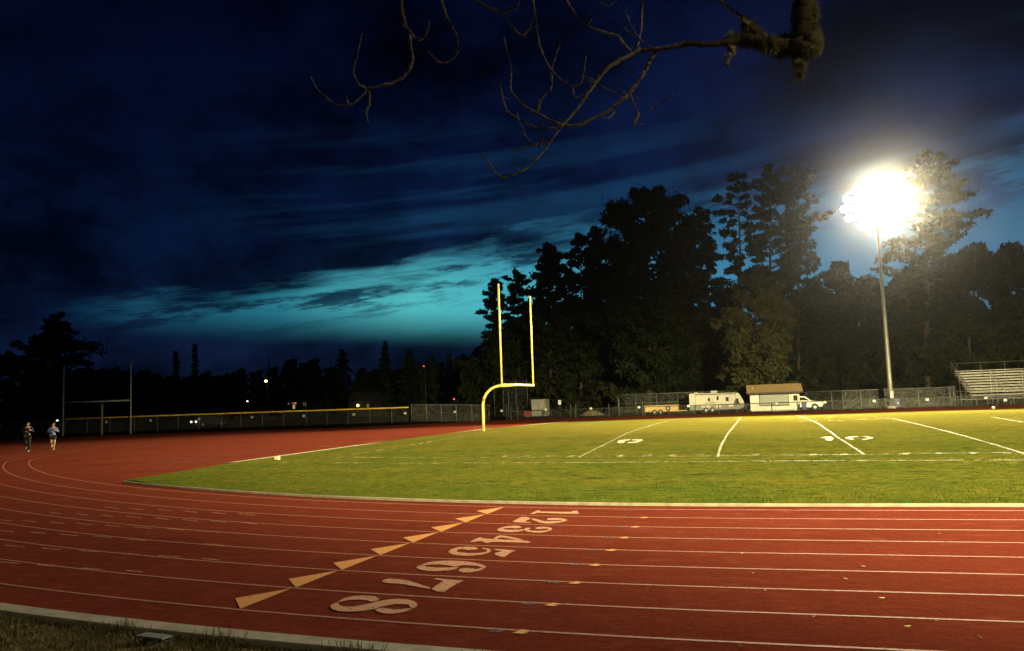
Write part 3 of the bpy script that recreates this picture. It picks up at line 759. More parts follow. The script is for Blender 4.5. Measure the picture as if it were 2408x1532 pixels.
def mound():
    p = far(-16.3, 90, 0); mb = MB(); rn = random.Random(5); N = 26
    for j in range(9):
        for i in range(N):
            a = 2*PI*i/N; r = 1-j/8
            mb.v.append((1.75*r*math.cos(a)*rn.uniform(.93, 1.07), 1.3*r*math.sin(a)*rn.uniform(.93, 1.07), .78*(1-r**1.6)*rn.uniform(.94, 1.06)))
    for j in range(8):
        for i in range(N):
            mb.f.append((j*N+i, j*N+(i+1) % N, (j+1)*N+(i+1) % N, (j+1)*N+i))
    o = mb.build('soil_mound', m_mound, smooth=True); o.location = (p.x, p.y, FAR-.02)
    tag(o, 'low heap of brown soil behind the far track fence', 'soil heap')
mound()

# ------------------------------------------------------------------ vehicles and building at the far side
def wheel(t, x, y, z, r, w=.22, rim=True, name='wheel'):
    o = MB().tube([(x, y-w/2, z), (x, y-w/2+.03, z), (x, y+w/2-.03, z), (x, y+w/2, z)], [r*.86, r, r, r*.86], 24).build(name, m_dark, t, True)
    if rim:
        MB().tube([(x, y-w/2-.012, z), (x, y-w/2+.02, z)], [r*.40, r*.58], 18).build('rim', m_rim, o)
        MB().cyl((x, y-w/2-.02, z), (x, y-w/2+.01, z), r*.16, 10).build('hub', m_darksteel, o)
    return o
def trailer():
    t = thing('utility_trailer', 'tan steel utility trailer with spare tyre on its side', 'trailer', (-12.35, 107.0, FAR))
    L = 4.42; b = MB()
    b.box(0, L, 0, 1.9, .42, 1.12)
    b.build('bed', m_tan, t, bevel=.02)
    for i in range(9):
        x = .12+i*(L-.24)/8; MB().box(x-.03, x+.03, -.05, -.002, .43, 1.10).build('side_rib', m_tan, t)
    MB().box(-.03, L+.03, -.06, 1.96, 1.125, 1.18).build('top_rail', m_tan, t, bevel=.01)
    MB().box(-.03, L+.03, -.045, .0, .35, .415).build('lower_rail', m_tan, t)
    f = [(1.0, .52), (1.12, .70), (1.4, .80), (2.2, .80), (2.45, .70), (2.56, .52), (2.5, .52), (2.4, .66), (2.18, .75), (1.42, .75), (1.16, .66), (1.06, .52)]
    MB().prism(f, -.34, -.065).build('fender', m_tan, t, fixn=True)
    for x in (1.38, 2.15): wheel(t, x, -.2, .30, .33)
    wheel(t, 3.15, -.16, .76, .33, .2, name='spare_wheel')
    MB().tube([(L, .3, .38), (L+1.1, .95, .38)], .05, 8).build('tongue', m_tan, t); MB().tube([(L, 1.6, .38), (L+1.1, .95, .38)], .05, 8).build('tongue', m_tan, t)
    MB().cyl((L+1.05, .9, .0), (L+1.05, .9, .65), .035, 8).build('jack', m_darksteel, t)
trailer()
def caravan():
    t = thing('travel_trailer', 'white and grey travel trailer parked left of the snack stand', 'caravan', (-6.55, 109.2, FAR))
    up = [(0, .92), (0, 2.48), (.12, 2.56), (5.75, 2.50), (6.35, 2.42), (6.62, 2.05), (6.95, 1.35), (7.02, .92)]
    MB().prism(up, 0, 2.4).build('body', m_rvwhite, t, bevel=.03, fixn=True)
    MB().prism([(0.01, .34), (.0, .915), (7.02, .915), (6.95, .6), (6.5, .34)], -.01, 2.41).build('lower_skirt', m_rvgrey, t, fixn=True)
    MB().box(2.75, 3.65, .8, 1.7, 2.56, 2.86).build('air_conditioner', m_rvwhite, t, bevel=.09)
    MB().box(.6, 1.1, .7, 1.2, 2.57, 2.68).build('roof_vent', m_rvwhite, t, bevel=.03); MB().box(1.2, 1.9, .9, 1.2, 2.57, 2.64).build('roof_vent', m_rvgrey, t, bevel=.03)
    MB().tube([(.75, -.07, 2.40), (6.0, -.07, 2.36)], .065, 10).build('awning', m_rvgrey, t, True)
    for x in (.80, 5.95): MB().box(x-.03, x+.03, -.06, -.015, .7, 2.36).build('awning_arm', m_rvgrey, t)
    d = MB().box(3.38, 4.02, -.035, -.002, .62, 2.24).build('door', m_rvwhite, t, bevel=.01)
    MB().box(3.54, 3.80, -.05, -.037, 1.58, 2.1).build('window', m_glass, d); MB().box(3.44, 3.50, -.07, -.037, 1.25, 1.4).build('handle', m_darksteel, d)
    for x0, x1, z0, z1 in [(2.42, 2.98, 1.52, 1.86), (4.72, 5.42, 1.44, 1.92)]:
        w = MB().box(x0-.05, x1+.05, -.03, -.002, z0-.05, z1+.05).build('window', m_rvgrey, t)
        MB().box(x0, (x0+x1)/2-.02, -.045, -.032, z0, z1).build('pane', m_glass, w); MB().box((x0+x1)/2+.02, x1, -.045, -.032, z0, z1).build('pane', m_rvwhite, w)
    for i, (x0, x1) in enumerate([(1.5, 2.0), (2.15, 2.7), (5.0, 5.6)]): MB().box(x0, x1, -.028, -.002, .66, .88+.03*i).build('hatch', m_rvwhite, t, bevel=.01)
    MB().prism([(1.9, 1.16), (2.1, 1.28), (3.2, 1.32), (3.3, 1.2), (3.2, 1.16), (3.1, 1.24), (2.2, 1.2)], -.016, -.002).build('side_decal', m_dark, t, fixn=True)
    MB().prism([(.1, 1.5), (.6, 1.16), (.7, 1.2), (.14, 1.58)], -.014, -.002).build('side_decal', m_rvgrey, t, fixn=True)
    MB().prism([(5.72, .93), (5.78, 1.4), (5.98, 1.72), (6.28, 1.76), (6.34, 1.3), (6.5, .93)], -.02, -.002).build('front_dark_patch', m_dark, t, fixn=True)  # flat dark patch on the side wall near the nose
    MB().prism([(6.62, 1.35), (6.80, 1.35), (6.68, 1.85), (6.58, 1.95)], .3, 2.1).build('front_window', m_glass, t, fixn=True)
    for x in (2.1, 2.95): wheel(t, x, -.02, .33, .34, .24)
    for x in (.4, 6.1): MB().box(x-.05, x+.05, .3, .4, .0, .36).build('stabiliser_leg', m_darksteel, t)
    MB().tube([(6.4, .5, .45), (7.9, 1.2, .45)], .06, 8).build('hitch', m_darksteel, t); MB().tube([(6.4, 1.9, .45), (7.9, 1.2, .45)], .06, 8).build('hitch', m_darksteel, t)
    MB().ell((7.35, 1.2, .75), (.3, .35, .33), 14, 8).build('gas_bottle_cover', m_rvwhite, t, True)
    MB().box(3.4, 4.0, -.35, -.05, .3, .36).build('doorstep', m_darksteel, t)
caravan()
def stand():
    t = thing('snack_stand', 'small cream snack stand with brown shingle roof and closed shutter', 'building', (1.21, 107.8, FAR))
    W, Dp, H = 5.94, 4.4, 2.36
    w = MB(); w.box(0, W, 0, Dp, -.15, H)
    w.prism([(0, 0), (0, 0)], 0, 0) if False else None
    w.build('wall', m_wall, t, bevel=.01)
    g = MB()
    g.v += [(0.02, .02, H), (0.02, Dp-.02, H), (0.02, Dp/2, 3.20), (W-.02, .02, H), (W-.02, Dp-.02, H), (W-.02, Dp/2, 3.20)]
    g.f += [(0, 2, 1), (3, 4, 5)]
    g.build('gable', m_wall, t)
    r = MB(); x0, x1 = -.38, W+.52
    for y0, z0, y1, z1 in [(-.85, 2.42, Dp/2, 3.42), (Dp+.85, 2.42, Dp/2, 3.42)]:
        k = len(r.v)
        r.v += [(x0, y0, z0), (x1, y0, z0), (x1, y1, z1), (x0, y1, z1), (x0, y0, z0-.12), (x1, y0, z0-.12), (x1, y1, z1-.12), (x0, y1, z1-.12)]
        r.f += [tuple(k+i for i in q) for q in ((0, 1, 2, 3), (7, 6, 5, 4), (0, 4, 5, 1), (1, 5, 6, 2), (3, 2, 6, 7), (0, 3, 7, 4))]
    ro = r.build('roof', m_roof, t, fixn=True)
    MB().box(x0-.02, x1+.02, -.90, -.853, 2.24, 2.425).build('fascia', m_trimd, ro)
    MB().ell((.35, -.02, 2.98), (.08, .08, .08), 10, 6).build('lamp', mat('stand_lamp', (.9, .9, .8), .3), ro, True)
    MB().box(-.3, W+.4, -.85, -.01, 2.20, 2.235).build('soffit', m_trimd, t)
    sh = MB(); sx0, sx1, sz0, sz1 = 1.2, 4.66, .76, 2.19
    for i in range(16):
        z = sz0+(sz1-sz0)*i/16; sh.box(sx0, sx1, -.05, -.004, z+.006, z+(sz1-sz0)/16-.006)
    s = sh.build('shutter', m_shutter, t)
    MB().box(sx0-.08, sx0-.003, -.07, -.003, sz0, sz1).build('shutter_frame', m_trimd, s); MB().box(sx1+.003, sx1+.08, -.07, -.003, sz0, sz1).build('shutter_frame', m_trimd, s)
    MB().box(sx0-.15, sx1+.2, -.32, -.003, .68, .74).build('counter', m_trimd, t, bevel=.01)
    wf = MB().box(5.22, 5.86, -.04, -.003, 1.12, 1.98).build('window', m_wall, t)
    MB().box(5.29, 5.79, -.055, -.042, 1.2, 1.9).build('pane', m_glass, wf); MB().box(5.53, 5.55, -.065, -.057, 1.2, 1.9).build('mullion', m_trimd, wf)
    MB().box(W+.002, W+.09, -.06, .05, -.1, 2.2).build('downpipe', m_wall, t)
    MB().box(W-.03, W+.0015, -.012, -.003, -.1, 2.2).build('corner_trim', m_trimd, t)
    for x in (.45, W-.9): MB().box(x-.1, x+.1, -.14, -.003, 2.05, 2.16).build('wall_light', m_house, t, bevel=.02)
stand()
def pickup():
    t = thing('pickup_truck', 'white pickup truck parked nose right behind the snack stand', 'truck', (4.6, 109.4, FAR-.08))
    L = 5.62; wr, fr = 1.15, 4.55; R = .46
    def arch(cx): return [(cx-R*math.cos(a), .40+R*math.sin(a)) for a in np.linspace(.0, PI, 12)]
    low = [(0, .5), (0, 1.18)] + [(2.0, 1.2), (3.6, 1.2), (4.3, 1.17), (5.2, 1.08), (5.52, .98), (5.62, .80), (5.60, .48), (5.2, .40)] + list(reversed(arch(fr))) + [(fr-R, .36)] + list(reversed(arch(wr))) + [(wr-R, .40), (.05, .42)]
    MB().prism(low, 0, 1.95).build('body', m_truck, t, bevel=.025, fixn=True)
    cab = [(1.75, 1.2), (1.9, 1.72), (2.1, 1.80), (3.2, 1.80), (3.45, 1.74), (4.15, 1.2)]
    MB().prism(cab, .09, 1.86).build('cab', m_truck, t, bevel=.04, fixn=True)
    MB().prism([(1.95, 1.25), (2.05, 1.66), (2.6, 1.68), (2.6, 1.25)], .066, .088).build('side_window', m_glass, t, fixn=True)
    MB().prism([(2.68, 1.25), (2.68, 1.68), (3.3, 1.66), (3.92, 1.25)], .066, .088).build('side_window', m_glass, t, fixn=True)
    ws = MB(); ws.v = [(3.50, .2, 1.74), (3.50, 1.75, 1.74), (4.16, 1.75, 1.235), (4.16, .2, 1.235)]; ws.f = [(0, 1, 2, 3)]
    MB().prism([(3.46, 1.72), (3.52, 1.74), (4.19, 1.235), (4.15, 1.215)], .2, 1.75).build('windscreen', m_glass, t, fixn=True)
    for x in (wr, fr): wheel(t, x, .10, .38, .39, .25)
    for y in (.12, 1.55): MB().box(5.36, 5.60, y, y+.3, .80, .98).build('headlight', m_glass if y > 1 else m_rim, t, bevel=.03)
    MB().box(5.45, 5.74, -.02, 1.97, .44, .62).build('bumper', m_darksteel, t, bevel=.03)
    MB().box(3.62, 3.76, -.22, -.0, 1.22, 1.40).build('mirror', m_darksteel, t, bevel=.02)
    MB().box(2.64, 2.655, -.004, .01, .5, 1.19).build('door_seam', m_dark, t); MB().box(3.72, 3.735, -.004, .01, .5, 1.19).build('door_seam', m_dark, t)
    MB().box(2.75, 2.95, -.03, -.002, 1.02, 1.06).build('door_handle', m_darksteel, t)
pickup()
def bin_(p, label, h=1.0):
    t = thing('wheelie_bin', label, 'bin', p, 0, 'blue bins along the far fence')
    MB().prism([(-.25, .06), (.25, .06), (.31, h*.9), (-.31, h*.9)], -.3, .3).build('body', m_blue, t, bevel=.02, fixn=True)
    MB().prism([(-.34, h*.905), (.34, h*.905), (.30, h), (-.30, h)], -.35, .36).build('lid', m_blue, t, bevel=.02, fixn=True)
    for x in (-.22, .22): MB().cyl((x-.04, .28, .1), (x+.04, .28, .1), .1, 12).build('wheel', m_dark, t)
    return t
p = far(6.08, 84.9, 0); bin_((p.x, p.y, FAR), 'blue wheelie bin standing beside the white pickup truck')
p = far(14.45, 84.3, 0); b2 = bin_((p.x, p.y, FAR), 'blue wheelie bin standing at the foot of the floodlight pole')
MB().box(.02, .16, -.345, -.33, .45, .62).build('sticker', m_sign, b2)

# ------------------------------------------------------------------ bleachers
def bleachers():
    t = thing('bleachers', 'aluminium grandstand with rows of bench planks at the right edge', 'bleachers', (26.9, 108.0, FAR))
    X1 = 26.0; N = 10; dz = .34; dy = .80; z0 = 1.12
    for i in range(N):
        z = z0+i*dz; y = i*dy
        MB().box(0, X1, y, y+.27, z, z+.05).build('seat_plank', m_alu, t)
        MB().box(0, X1, y+.36, y+.62, z-.40+dz*.5, z-.355+dz*.5).build('foot_plank', m_alu, t)
        for k in range(8):
            x = .4+k*3.6
            pass
    for k in range(8):
        x = .5+k*3.6
        MB().tube([(x, .15, z0-.06), (x, (N-1)*dy+.3, z0+(N-1)*dz-.06)], .05, 6).build('stringer', m_steel, t)
        for j in range(0, N, 3):
            MB().cyl((x, j*dy+.15, -.05), (x, j*dy+.15, z0+j*dz-.05), .04, 6).build('leg', m_steel, t)
        MB().tube([(x, .15, .3), (x, 3*dy+.15, z0+3*dz-.3)], .03, 6).build('brace', m_steel, t)
    yb = (N-1)*dy+.75; zt = z0+(N-1)*dz
    MB().tube([(0, yb, zt+1.05), (X1, yb, zt+1.05)], .03, 8).build('guard_rail', m_steel, t)
    for k in range(10): MB().cyl((.5+k*2.75, yb, zt-.2), (.5+k*2.75, yb, zt+1.05), .032, 8).build('guard_post', m_steel, t)
    # left end rail following the slope
    MB().tube([(-.12, .1, z0+1.0), (-.12, yb, zt+1.05)], .032, 8).build('side_rail', m_steel, t)
    MB().tube([(-.12, .1, z0+.5), (-.12, yb, zt+.5)], .022, 8).build('side_rail', m_steel, t)
    for j in range(0, N+1, 2): MB().cyl((-.12, .1+j*dy, z0+j*dz-.4), (-.12, .1+j*dy, z0+j*dz+1.0), .028, 8).build('side_post', m_steel, t)
    e = MB(); e.v = [(-.12, .1, z0-.1), (-.12, yb, zt-.1), (-.12, yb, zt+1.05), (-.12, .1, z0+1.0)]; e.f = [(0, 1, 2, 3)]; e.build('side_mesh', m_chain, t)
    # front walkway
    MB().box(-1.6, X1, -1.35, -.15, .66, .74).build('walkway', m_steel, t)
    for k in range(9): MB().cyl((-1.5+k*2.75, -1.3, -.05), (-1.5+k*2.75, -1.3, 1.72), .034, 8).build('front_post', m_steel, t)
    for z in (1.72, 1.25): MB().tube([(-1.6, -1.3, z), (X1, -1.3, z)], .028, 8).build('front_rail', m_steel, t)
    MB().tube([(-1.6, -1.3, 1.72), (-1.6, -.15, 1.72)], .028, 8).build('front_rail', m_steel, t); MB().cyl((-1.6, -.15, -.05), (-1.6, -.15, 1.72), .034, 8).build('front_post', m_steel, t)
bleachers()
p = on_ground(2336, 963); o = MB().ell((0, 0, 0), (.17, .14, .14), 18, 10).build('ball', m_sign, smooth=True); o.location = (p.x, p.y, p.z+.17)
tag(o, 'white ball lying at the grass edge in front of the bleachers', 'ball')
p = on_ground(652, 1084); t = thing('pylon', 'small pale tan marker block standing on the grass edge at left', 'marker', (p.x, p.y, p.z+.03))
MB().box(-.09, .09, -.09, .09, 0, .16).build('block', m_leaf, t, bevel=.02); MB().box(-.11, .11, -.11, .11, 0, .02).build('base', m_dark, t)

# leaves and scraps on the track
for px, py in [(1276, 576), (1153, 664), (1405, 800), (1585, 1001), (408, 1138), (2100, 1080), (585, 747), (420, 484), (1815, 343), (925, 930), (1795, 960), (498, 622)]:
    p = on_ground((2600+.53987*px)*.61744, (1850+.53987*py)*.61744)
    big = px in (1276, 1153, 1405, 1585, 408, 2100)
    k = 1.0 if big else .55
    mb = MB(); a0 = random.uniform(0, 3)
    for i, (u, v) in enumerate([(-.035, 0), (-.012, .013), (.02, .012), (.038, 0), (.015, -.013), (-.015, -.012)]):
        mb.v.append((k*(u*math.cos(a0)-v*math.sin(a0)), k*(u*math.sin(a0)+v*math.cos(a0)), .006+.012*abs(u)/.038))
    mb.v.append((0, 0, .02*k)); mb.f = [(i, (i+1) % 6, 6) for i in range(6)]
    o = mb.build('fallen_leaf', m_leaf); o.location = p
    tag(o, 'small pale dry leaf lying on the red track lanes', 'leaf', 'fallen leaves on the track')
# valve box in the bank
def valve():
    p = on_ground(357, 1514); t = thing('valve_box', 'grey valve box with tilted lid half sunk in the dry bank', 'utility box', (p.x, p.y, .0), .1)
    b = MB(); 
    b.box(-.15, .15, -.10, -.075, -.1, .015); b.box(-.15, .15, .085, .11, -.1, .03); b.box(-.15, -.125, -.075, .085, -.1, .02); b.box(.125, .15, -.075, .085, -.1, .02)
    b.build('frame', m_dark, t)
    l = MB().box(-.14, .14, -.10, .10, .0, .02).build('lid', m_lid, t, bevel=.005); l.location = (.0, .03, .05); l.rotation_euler = (-.12, .10, .05)
valve()

# ------------------------------------------------------------------ trees
def leaf_quads(P, size, flat=.0):
    n = len(P); a = rng.normal(size=(n, 3)); a /= np.linalg.norm(a, axis=1)[:, None]
    b = rng.normal(size=(n, 3)); b -= a*(a*b).sum(1)[:, None]; b /= np.linalg.norm(b, axis=1)[:, None]
    if flat:
        a[:, 2] *= (1-flat); b[:, 2] *= (1-flat)
    s = (size*np.clip(rng.lognormal(-.35, .45, n), .3, 1.7))[:, None]
    V = np.stack([P-a*s, P-b*s*.42, P+a*s*1.15, P+b*s*.42], 1)
    return V
def tree(name, label, px, ytop, ybase, Y, prof, style, n, size, m, group, seed, trunk_r=.3, lean=0, gaps=0, zb=FAR):
    """prof: list of (sight-line y, left extent, right extent); heights and spreads become metres at distance Y"""
    rnd = random.Random(seed)
    base = at_y(px, ybase, Y); base.z = zb
    top = at_y(px+lean, ytop, Y); H = top.z-zb
    mpp = (at_y(px+100, ytop, Y)-at_y(px, ytop, Y)).length/100
    t = thing(name, label, 'tree', base, 0, group)
    lx = top.x-base.x
    hs = [(at_y(px, y, Y).z-zb) for y, l, r in prof]; ls = [l*mpp for _, l, r in prof]; rs = [r*mpp for _, l, r in prof]
    order = np.argsort(hs); hs = np.array(hs)[order]; ls = np.array(ls)[order]; rs = np.array(rs)[order]
    def ext(h, az):
        l = np.interp(h, hs, ls); r = np.interp(h, hs, rs); c = math.cos(az)
        return (l*(1-c)/2+r*(1+c)/2)
    trunk = MB(); hh = np.linspace(-.3, H*.97, 10)
    pts = [(lx*max(h, 0)/H+rnd.uniform(-.1, .1)*(i > 0)*min(1, trunk_r*2), rnd.uniform(-.08, .08), h) for i, h in enumerate(hh)]
    trunk.tube(pts, [max(.03, trunk_r*(1-.93*max(h, 0)/H)**.9) for h in hh], 8)
    P = []
    hmin, hmax = hs[0], H
    dens_n = int(n*1.6)
    if style in ('pine', 'cedar', 'sparse', 'feather'):
        nb = {'pine': 84, 'cedar': 26, 'sparse': 44, 'feather': 84}[style]
        per = max(20, int(dens_n*1.5)//nb)
        for i in range(nb):
            u = (i+.5)/nb; h = hmin+(hmax-hmin)*(u**.92)*.985; az = i*2.399+rnd.uniform(-.5, .5)
            if style == 'cedar': h = hmin+(hmax-hmin)*(round(u*9)/9)*.98+rnd.uniform(-.1, .1)
            E = max(ext(h, az)*rnd.uniform(.72, 1.06), .25)
            rise = {'pine': .18, 'cedar': .02, 'sparse': .12, 'feather': .24}[style]*E
            x0 = lx*h/H
            tip = Vector((x0+E*math.cos(az), E*math.sin(az), min(h+rise*rnd.uniform(-.8, 1.5), H)))
            h0 = max(h-.22*E, .3)
            mid = Vector((x0*.9+E*.5*math.cos(az), E*.5*math.sin(az), h0*.5+tip.z*.5-.04*E))
            r0 = max(.035, .012*E+.03)
            trunk.tube([(lx*h0/H, 0, h0), tuple(mid), tuple(tip)], [r0*1.6, r0, .02], 5, cap=False)
            nc = 3 if style == 'pine' else 4
            if style == 'sparse': nc = 3
            for k in range(nc):
                f = (.35+.65*(k+.6)/nc) if style != 'sparse' else (.45+.55*(k+.6)/nc)
                c = Vector((lx*h0/H, 0, h0)).lerp(tip, f) + Vector((rnd.gauss(0, .08*E), rnd.gauss(0, .08*E), rnd.gauss(0, .05*E)))
                rr = max(.42, E*{'pine': .26, 'cedar': .28, 'sparse': .19, 'feather': .21}[style])*rnd.uniform(.7, 1.25); rz = rr*{'pine': .60, 'cedar': .16, 'sparse': .42, 'feather': .40}[style]
                q = rng.normal(size=(per//nc, 3)); q /= np.maximum(np.linalg.norm(q, axis=1), 1e-3)[:, None]; w_ = rng.uniform(0, 1, len(q)); q *= (w_**.5+.55*rng.uniform(0, 1, len(q))**5)[:, None]; q[:, 2] += .5*np.abs(rng.normal(size=len(q)))**2*.35; q[:, :2] += np.array([math.cos(az), math.sin(az)])*rng.uniform(-.6, .8)
                P.append(np.array(c)+q*np.array([rr, rr, rz]))
    elif style in ('spire', 'column'):
        nb = 60; per = max(10, dens_n//nb)
        for i in range(nb):
            u = (i+.5)/nb; h = hmin+(hmax-hmin)*u; az = i*2.399
            E = max(ext(h, az)*rnd.uniform(.6, 1.08), .08); x0 = lx*h/H
            droop = -.12*E if style == 'spire' else .25*E
            q = rng.uniform(.05, 1, per)
            c = np.stack([x0+q*E*math.cos(az), q*E*math.sin(az), h+q*droop], 1)
            P.append(c+rng.normal(size=(per, 3))*np.array([.16, .16, .10])*max(E*.6, .25))
    else:                                   # round
        nb = 38; per = max(20, dens_n//nb)
        for i in range(nb):
            u = (i+.5)/nb; h = hmin+(hmax-hmin)*(.04+.90*u); az = i*2.399+rnd.uniform(-.4, .4)
            E = ext(h, az); f = rnd.uniform(.35, .86); rr = max(.5, .34*max(E, .16*(hmax-hmin)))*rnd.uniform(.75, 1.2)
            c = Vector((lx*h/H+E*f*math.cos(az), E*f*math.sin(az), min(h, H-.75*rr)))
            q = rng.normal(size=(per, 3)); q /= np.maximum(np.linalg.norm(q, axis=1), 1e-3)[:, None]; q *= (rng.uniform(0, 1, per)**.4)[:, None]
            P.append(np.array(c)+q*np.array([rr, rr, rr*.8]))
            if i % 3 == 0: trunk.tube([(lx*h/H*.7, 0, h*.6), tuple(c)], [.08, .03], 5, cap=False)
    trunk.build('trunk', m_bark, t, True)
    P = np.concatenate(P); P[:, 2] = np.maximum(P[:, 2], .2)
    quads_obj('crown', leaf_quads(P, size), m, t)
    return t
G1 = 'dark trees behind the far fence'
Yt = 128
TR = [
 ('pine_tree', 'slim ragged pine at the left end of the right hand grove', 1165, 655, 960, 132, [(950, 30, 30), (800, 25, 35), (770, 22, 30), (742, 44, 26), (700, 26, 26), (670, 16, 15), (655, 4, 4)], 'feather', 5200, .42, m_pine, .22),
 ('pine_tree', 'short broad pine just right of the left goal upright', 1218, 640, 960, 134, [(950, 20, 30), (760, 30, 30), (700, 26, 30), (665, 34, 30), (648, 26, 22), (640, 6, 6)], 'feather', 4600, .42, m_pine, .24),
 ('pine_tree', 'rounded pine rising above the right goal upright', 1294, 573, 960, 130, [(950, 30, 30), (760, 62, 55), (700, 56, 48), (650, 46, 40), (610, 34, 34), (582, 17, 18), (573, 5, 5)], 'pine', 7500, .45, m_pine, .3),
 ('pine_tree', 'narrow pine with double tip left of the tallest dark tree', 1366, 548, 960, 133, [(950, 30, 30), (760, 55, 50), (680, 42, 45), (620, 36, 40), (580, 24, 30), (560, 10, 14), (548, 3, 3)], 'pine', 7000, .45, m_pine, .3),
 ('pine_tree', 'thin spired pine against the left side of the tallest dark tree', 1398, 530, 960, 136, [(950, 30, 30), (760, 30, 40), (640, 28, 30), (580, 20, 24), (550, 10, 14), (530, 3, 3)], 'pine', 5200, .45, m_pine, .26),
 ('cypress_tree', 'tallest broad dark cypress with domed crown in the grove', 1527, 443, 962, 126, [(950, 60, 70), (760, 118, 140), (690, 122, 150), (620, 118, 128), (560, 112, 108), (520, 100, 98), (490, 84, 84), (465, 58, 58), (450, 30, 32), (443, 8, 8)], 'pine', 21000, .50, m_pine, .55),
 ('cypress_tree', 'dark cypress with drooping right boughs beside the sky gap', 1648, 488, 962, 129, [(950, 40, 30), (760, 50, 40), (700, 56, 46), (640, 54, 46), (590, 50, 36), (540, 42, 30), (505, 20, 18), (488, 4, 4)], 'pine', 9000, .46, m_pine, .36),
 ('pine_tree', 'sparse bare trunked pine with tufted top left of the lamp', 1754, 404, 962, 118, [(700, 60, 50), (660, 66, 52), (600, 50, 50), (560, 46, 52), (520, 48, 44), (470, 72, 30), (450, 20, 26), (425, 24, 20), (404, 10, 12)], 'sparse', 3300, .36, m_pine, .30),
 ('pine_tree', 'tall feathery pine with forked top left of the lamp', 1812, 392, 962, 122, [(900, 40, 40), (700, 50, 70), (640, 52, 76), (600, 50, 80), (560, 44, 84), (500, 42, 80), (440, 40, 66), (405, 30, 40), (392, 8, 8)], 'feather', 9500, .40, m_pine, .36),
 ('pine_tree', 'feathery pine leaning right just left of the blazing lamp', 1878, 384, 962, 126, [(900, 40, 40), (690, 30, 60), (640, 40, 50), (560, 46, 48), (500, 44, 62), (450, 40, 40), (405, 26, 34), (384, 6, 12)], 'feather', 7000, .40, m_pine, .3),
 ('pine_tree', 'large wind shaped pine standing directly behind the floodlight', 2180, 352, 962, 122, [(900, 60, 60), (680, 90, 60), (620, 128, 60), (580, 132, 90), (520, 70, 120), (490, 60, 122), (440, 44, 84), (400, 40, 60), (370, 26, 30), (352, 6, 6)], 'feather', 10500, .44, m_pine, .5),
]
LE = {'sparse': -21, }
for i, (nm, lab, px, yt, yb, Y, prof, st, n, sz, m, tr) in enumerate(TR):
    tree(nm, lab, px, yt, yb, Y, prof, st, n, sz, m, G1, 40+i, tr, lean=-21 if st == 'sparse' else (-6 if px == 1527 else 0))
def dome(yt, yb, w): return [(yb, w*.7, w*.7), (yb-(yb-yt)*.35, w, w), (yb-(yb-yt)*.65, w*.92, w*.92), (yb-(yb-yt)*.88, w*.6, w*.6), (yt, w*.15, w*.15)]
LOW = [(1122, 838, 46, 136), (1160, 788, 46, 138), (1205, 742, 50, 138), (1262, 706, 56, 136), (1336, 690, 66, 138), (1420, 700, 70, 138), (1502, 690, 74, 140), (1590, 702, 66, 138), (1655, 722, 52, 136), (1712, 668, 44, 134),
       (1905, 650, 58, 136), (1968, 606, 46, 134), (2032, 640, 56, 132), (2100, 652, 60, 132), (2150, 640, 60, 138), (2212, 604, 62, 132), (2290, 556, 66, 132), (2376, 556, 70, 134), (2450, 566, 66, 130), (1850, 690, 56, 138), (1960, 730, 80, 126), (2120, 720, 84, 124), (2280, 700, 80, 122), (2400, 690, 80, 120)]
words = ['first dark bushy tree at the far left foot of the grove', 'second dark bushy tree stepping up behind the left goal upright', 'dark bushy tree under the ragged pine behind the goal', 'dark bushy tree directly behind the goal uprights', 'wide dark tree filling the grove right of the goal', 'wide dark tree below the double tipped pine', 'wide dark tree below the tallest cypress crown', 'dark tree under the right boughs of the tallest cypress', 'dark tree just below the blue sky gap', 'dark tree at the right side of the sky gap',
         'dark tree right of the pale green tree', 'small round topped tree just below left of the lamp', 'dark round tree at the left of the lamp pole', 'dark round tree right behind the lamp pole', 'dark tree below the large wind shaped pine', 'dark tree stepping up right of the lamp pole', 'high dark tree above the left end of the bleachers', 'high dark tree above the middle of the bleachers', 'high dark tree cut by the right picture edge', 'dark tree above the snack stand roof', 'broad olive tree behind the white pickup', 'broad olive tree behind the foot of the lamp pole', 'broad olive tree behind the left end of the bleachers', 'broad olive tree behind the bleachers guard rail']
for i, (px, yt, w, Y) in enumerate(LOW):
    tree('bushy_tree', words[i], px, yt, 968, Y, dome(yt, 972, w), 'round', 5200 if i < 20 else 6800, .62 if i < 20 else .5, m_round, G1, 90+i, .3)
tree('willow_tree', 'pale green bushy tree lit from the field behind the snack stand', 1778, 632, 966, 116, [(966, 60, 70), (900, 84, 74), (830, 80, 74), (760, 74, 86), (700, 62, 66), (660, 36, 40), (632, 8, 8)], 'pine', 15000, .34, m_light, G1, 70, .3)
# undergrowth closing the foot of the grove
def pick_under():
    return None
nU = 26000
ux = rng.uniform(-46, 62, nU); uy = rng.uniform(126, 146, nU); uh = 4.6+1.8*np.sin(ux*.31)+1.2*np.sin(ux*.83+1)
ux += rng.normal(size=nU)*.5
uz = FAR+rng.uniform(0, 1, nU)**.8*uh
tag(quads_obj('undergrowth', leaf_quads(np.stack([ux, uy, uz], 1), .75), m_round), kind='stuff')
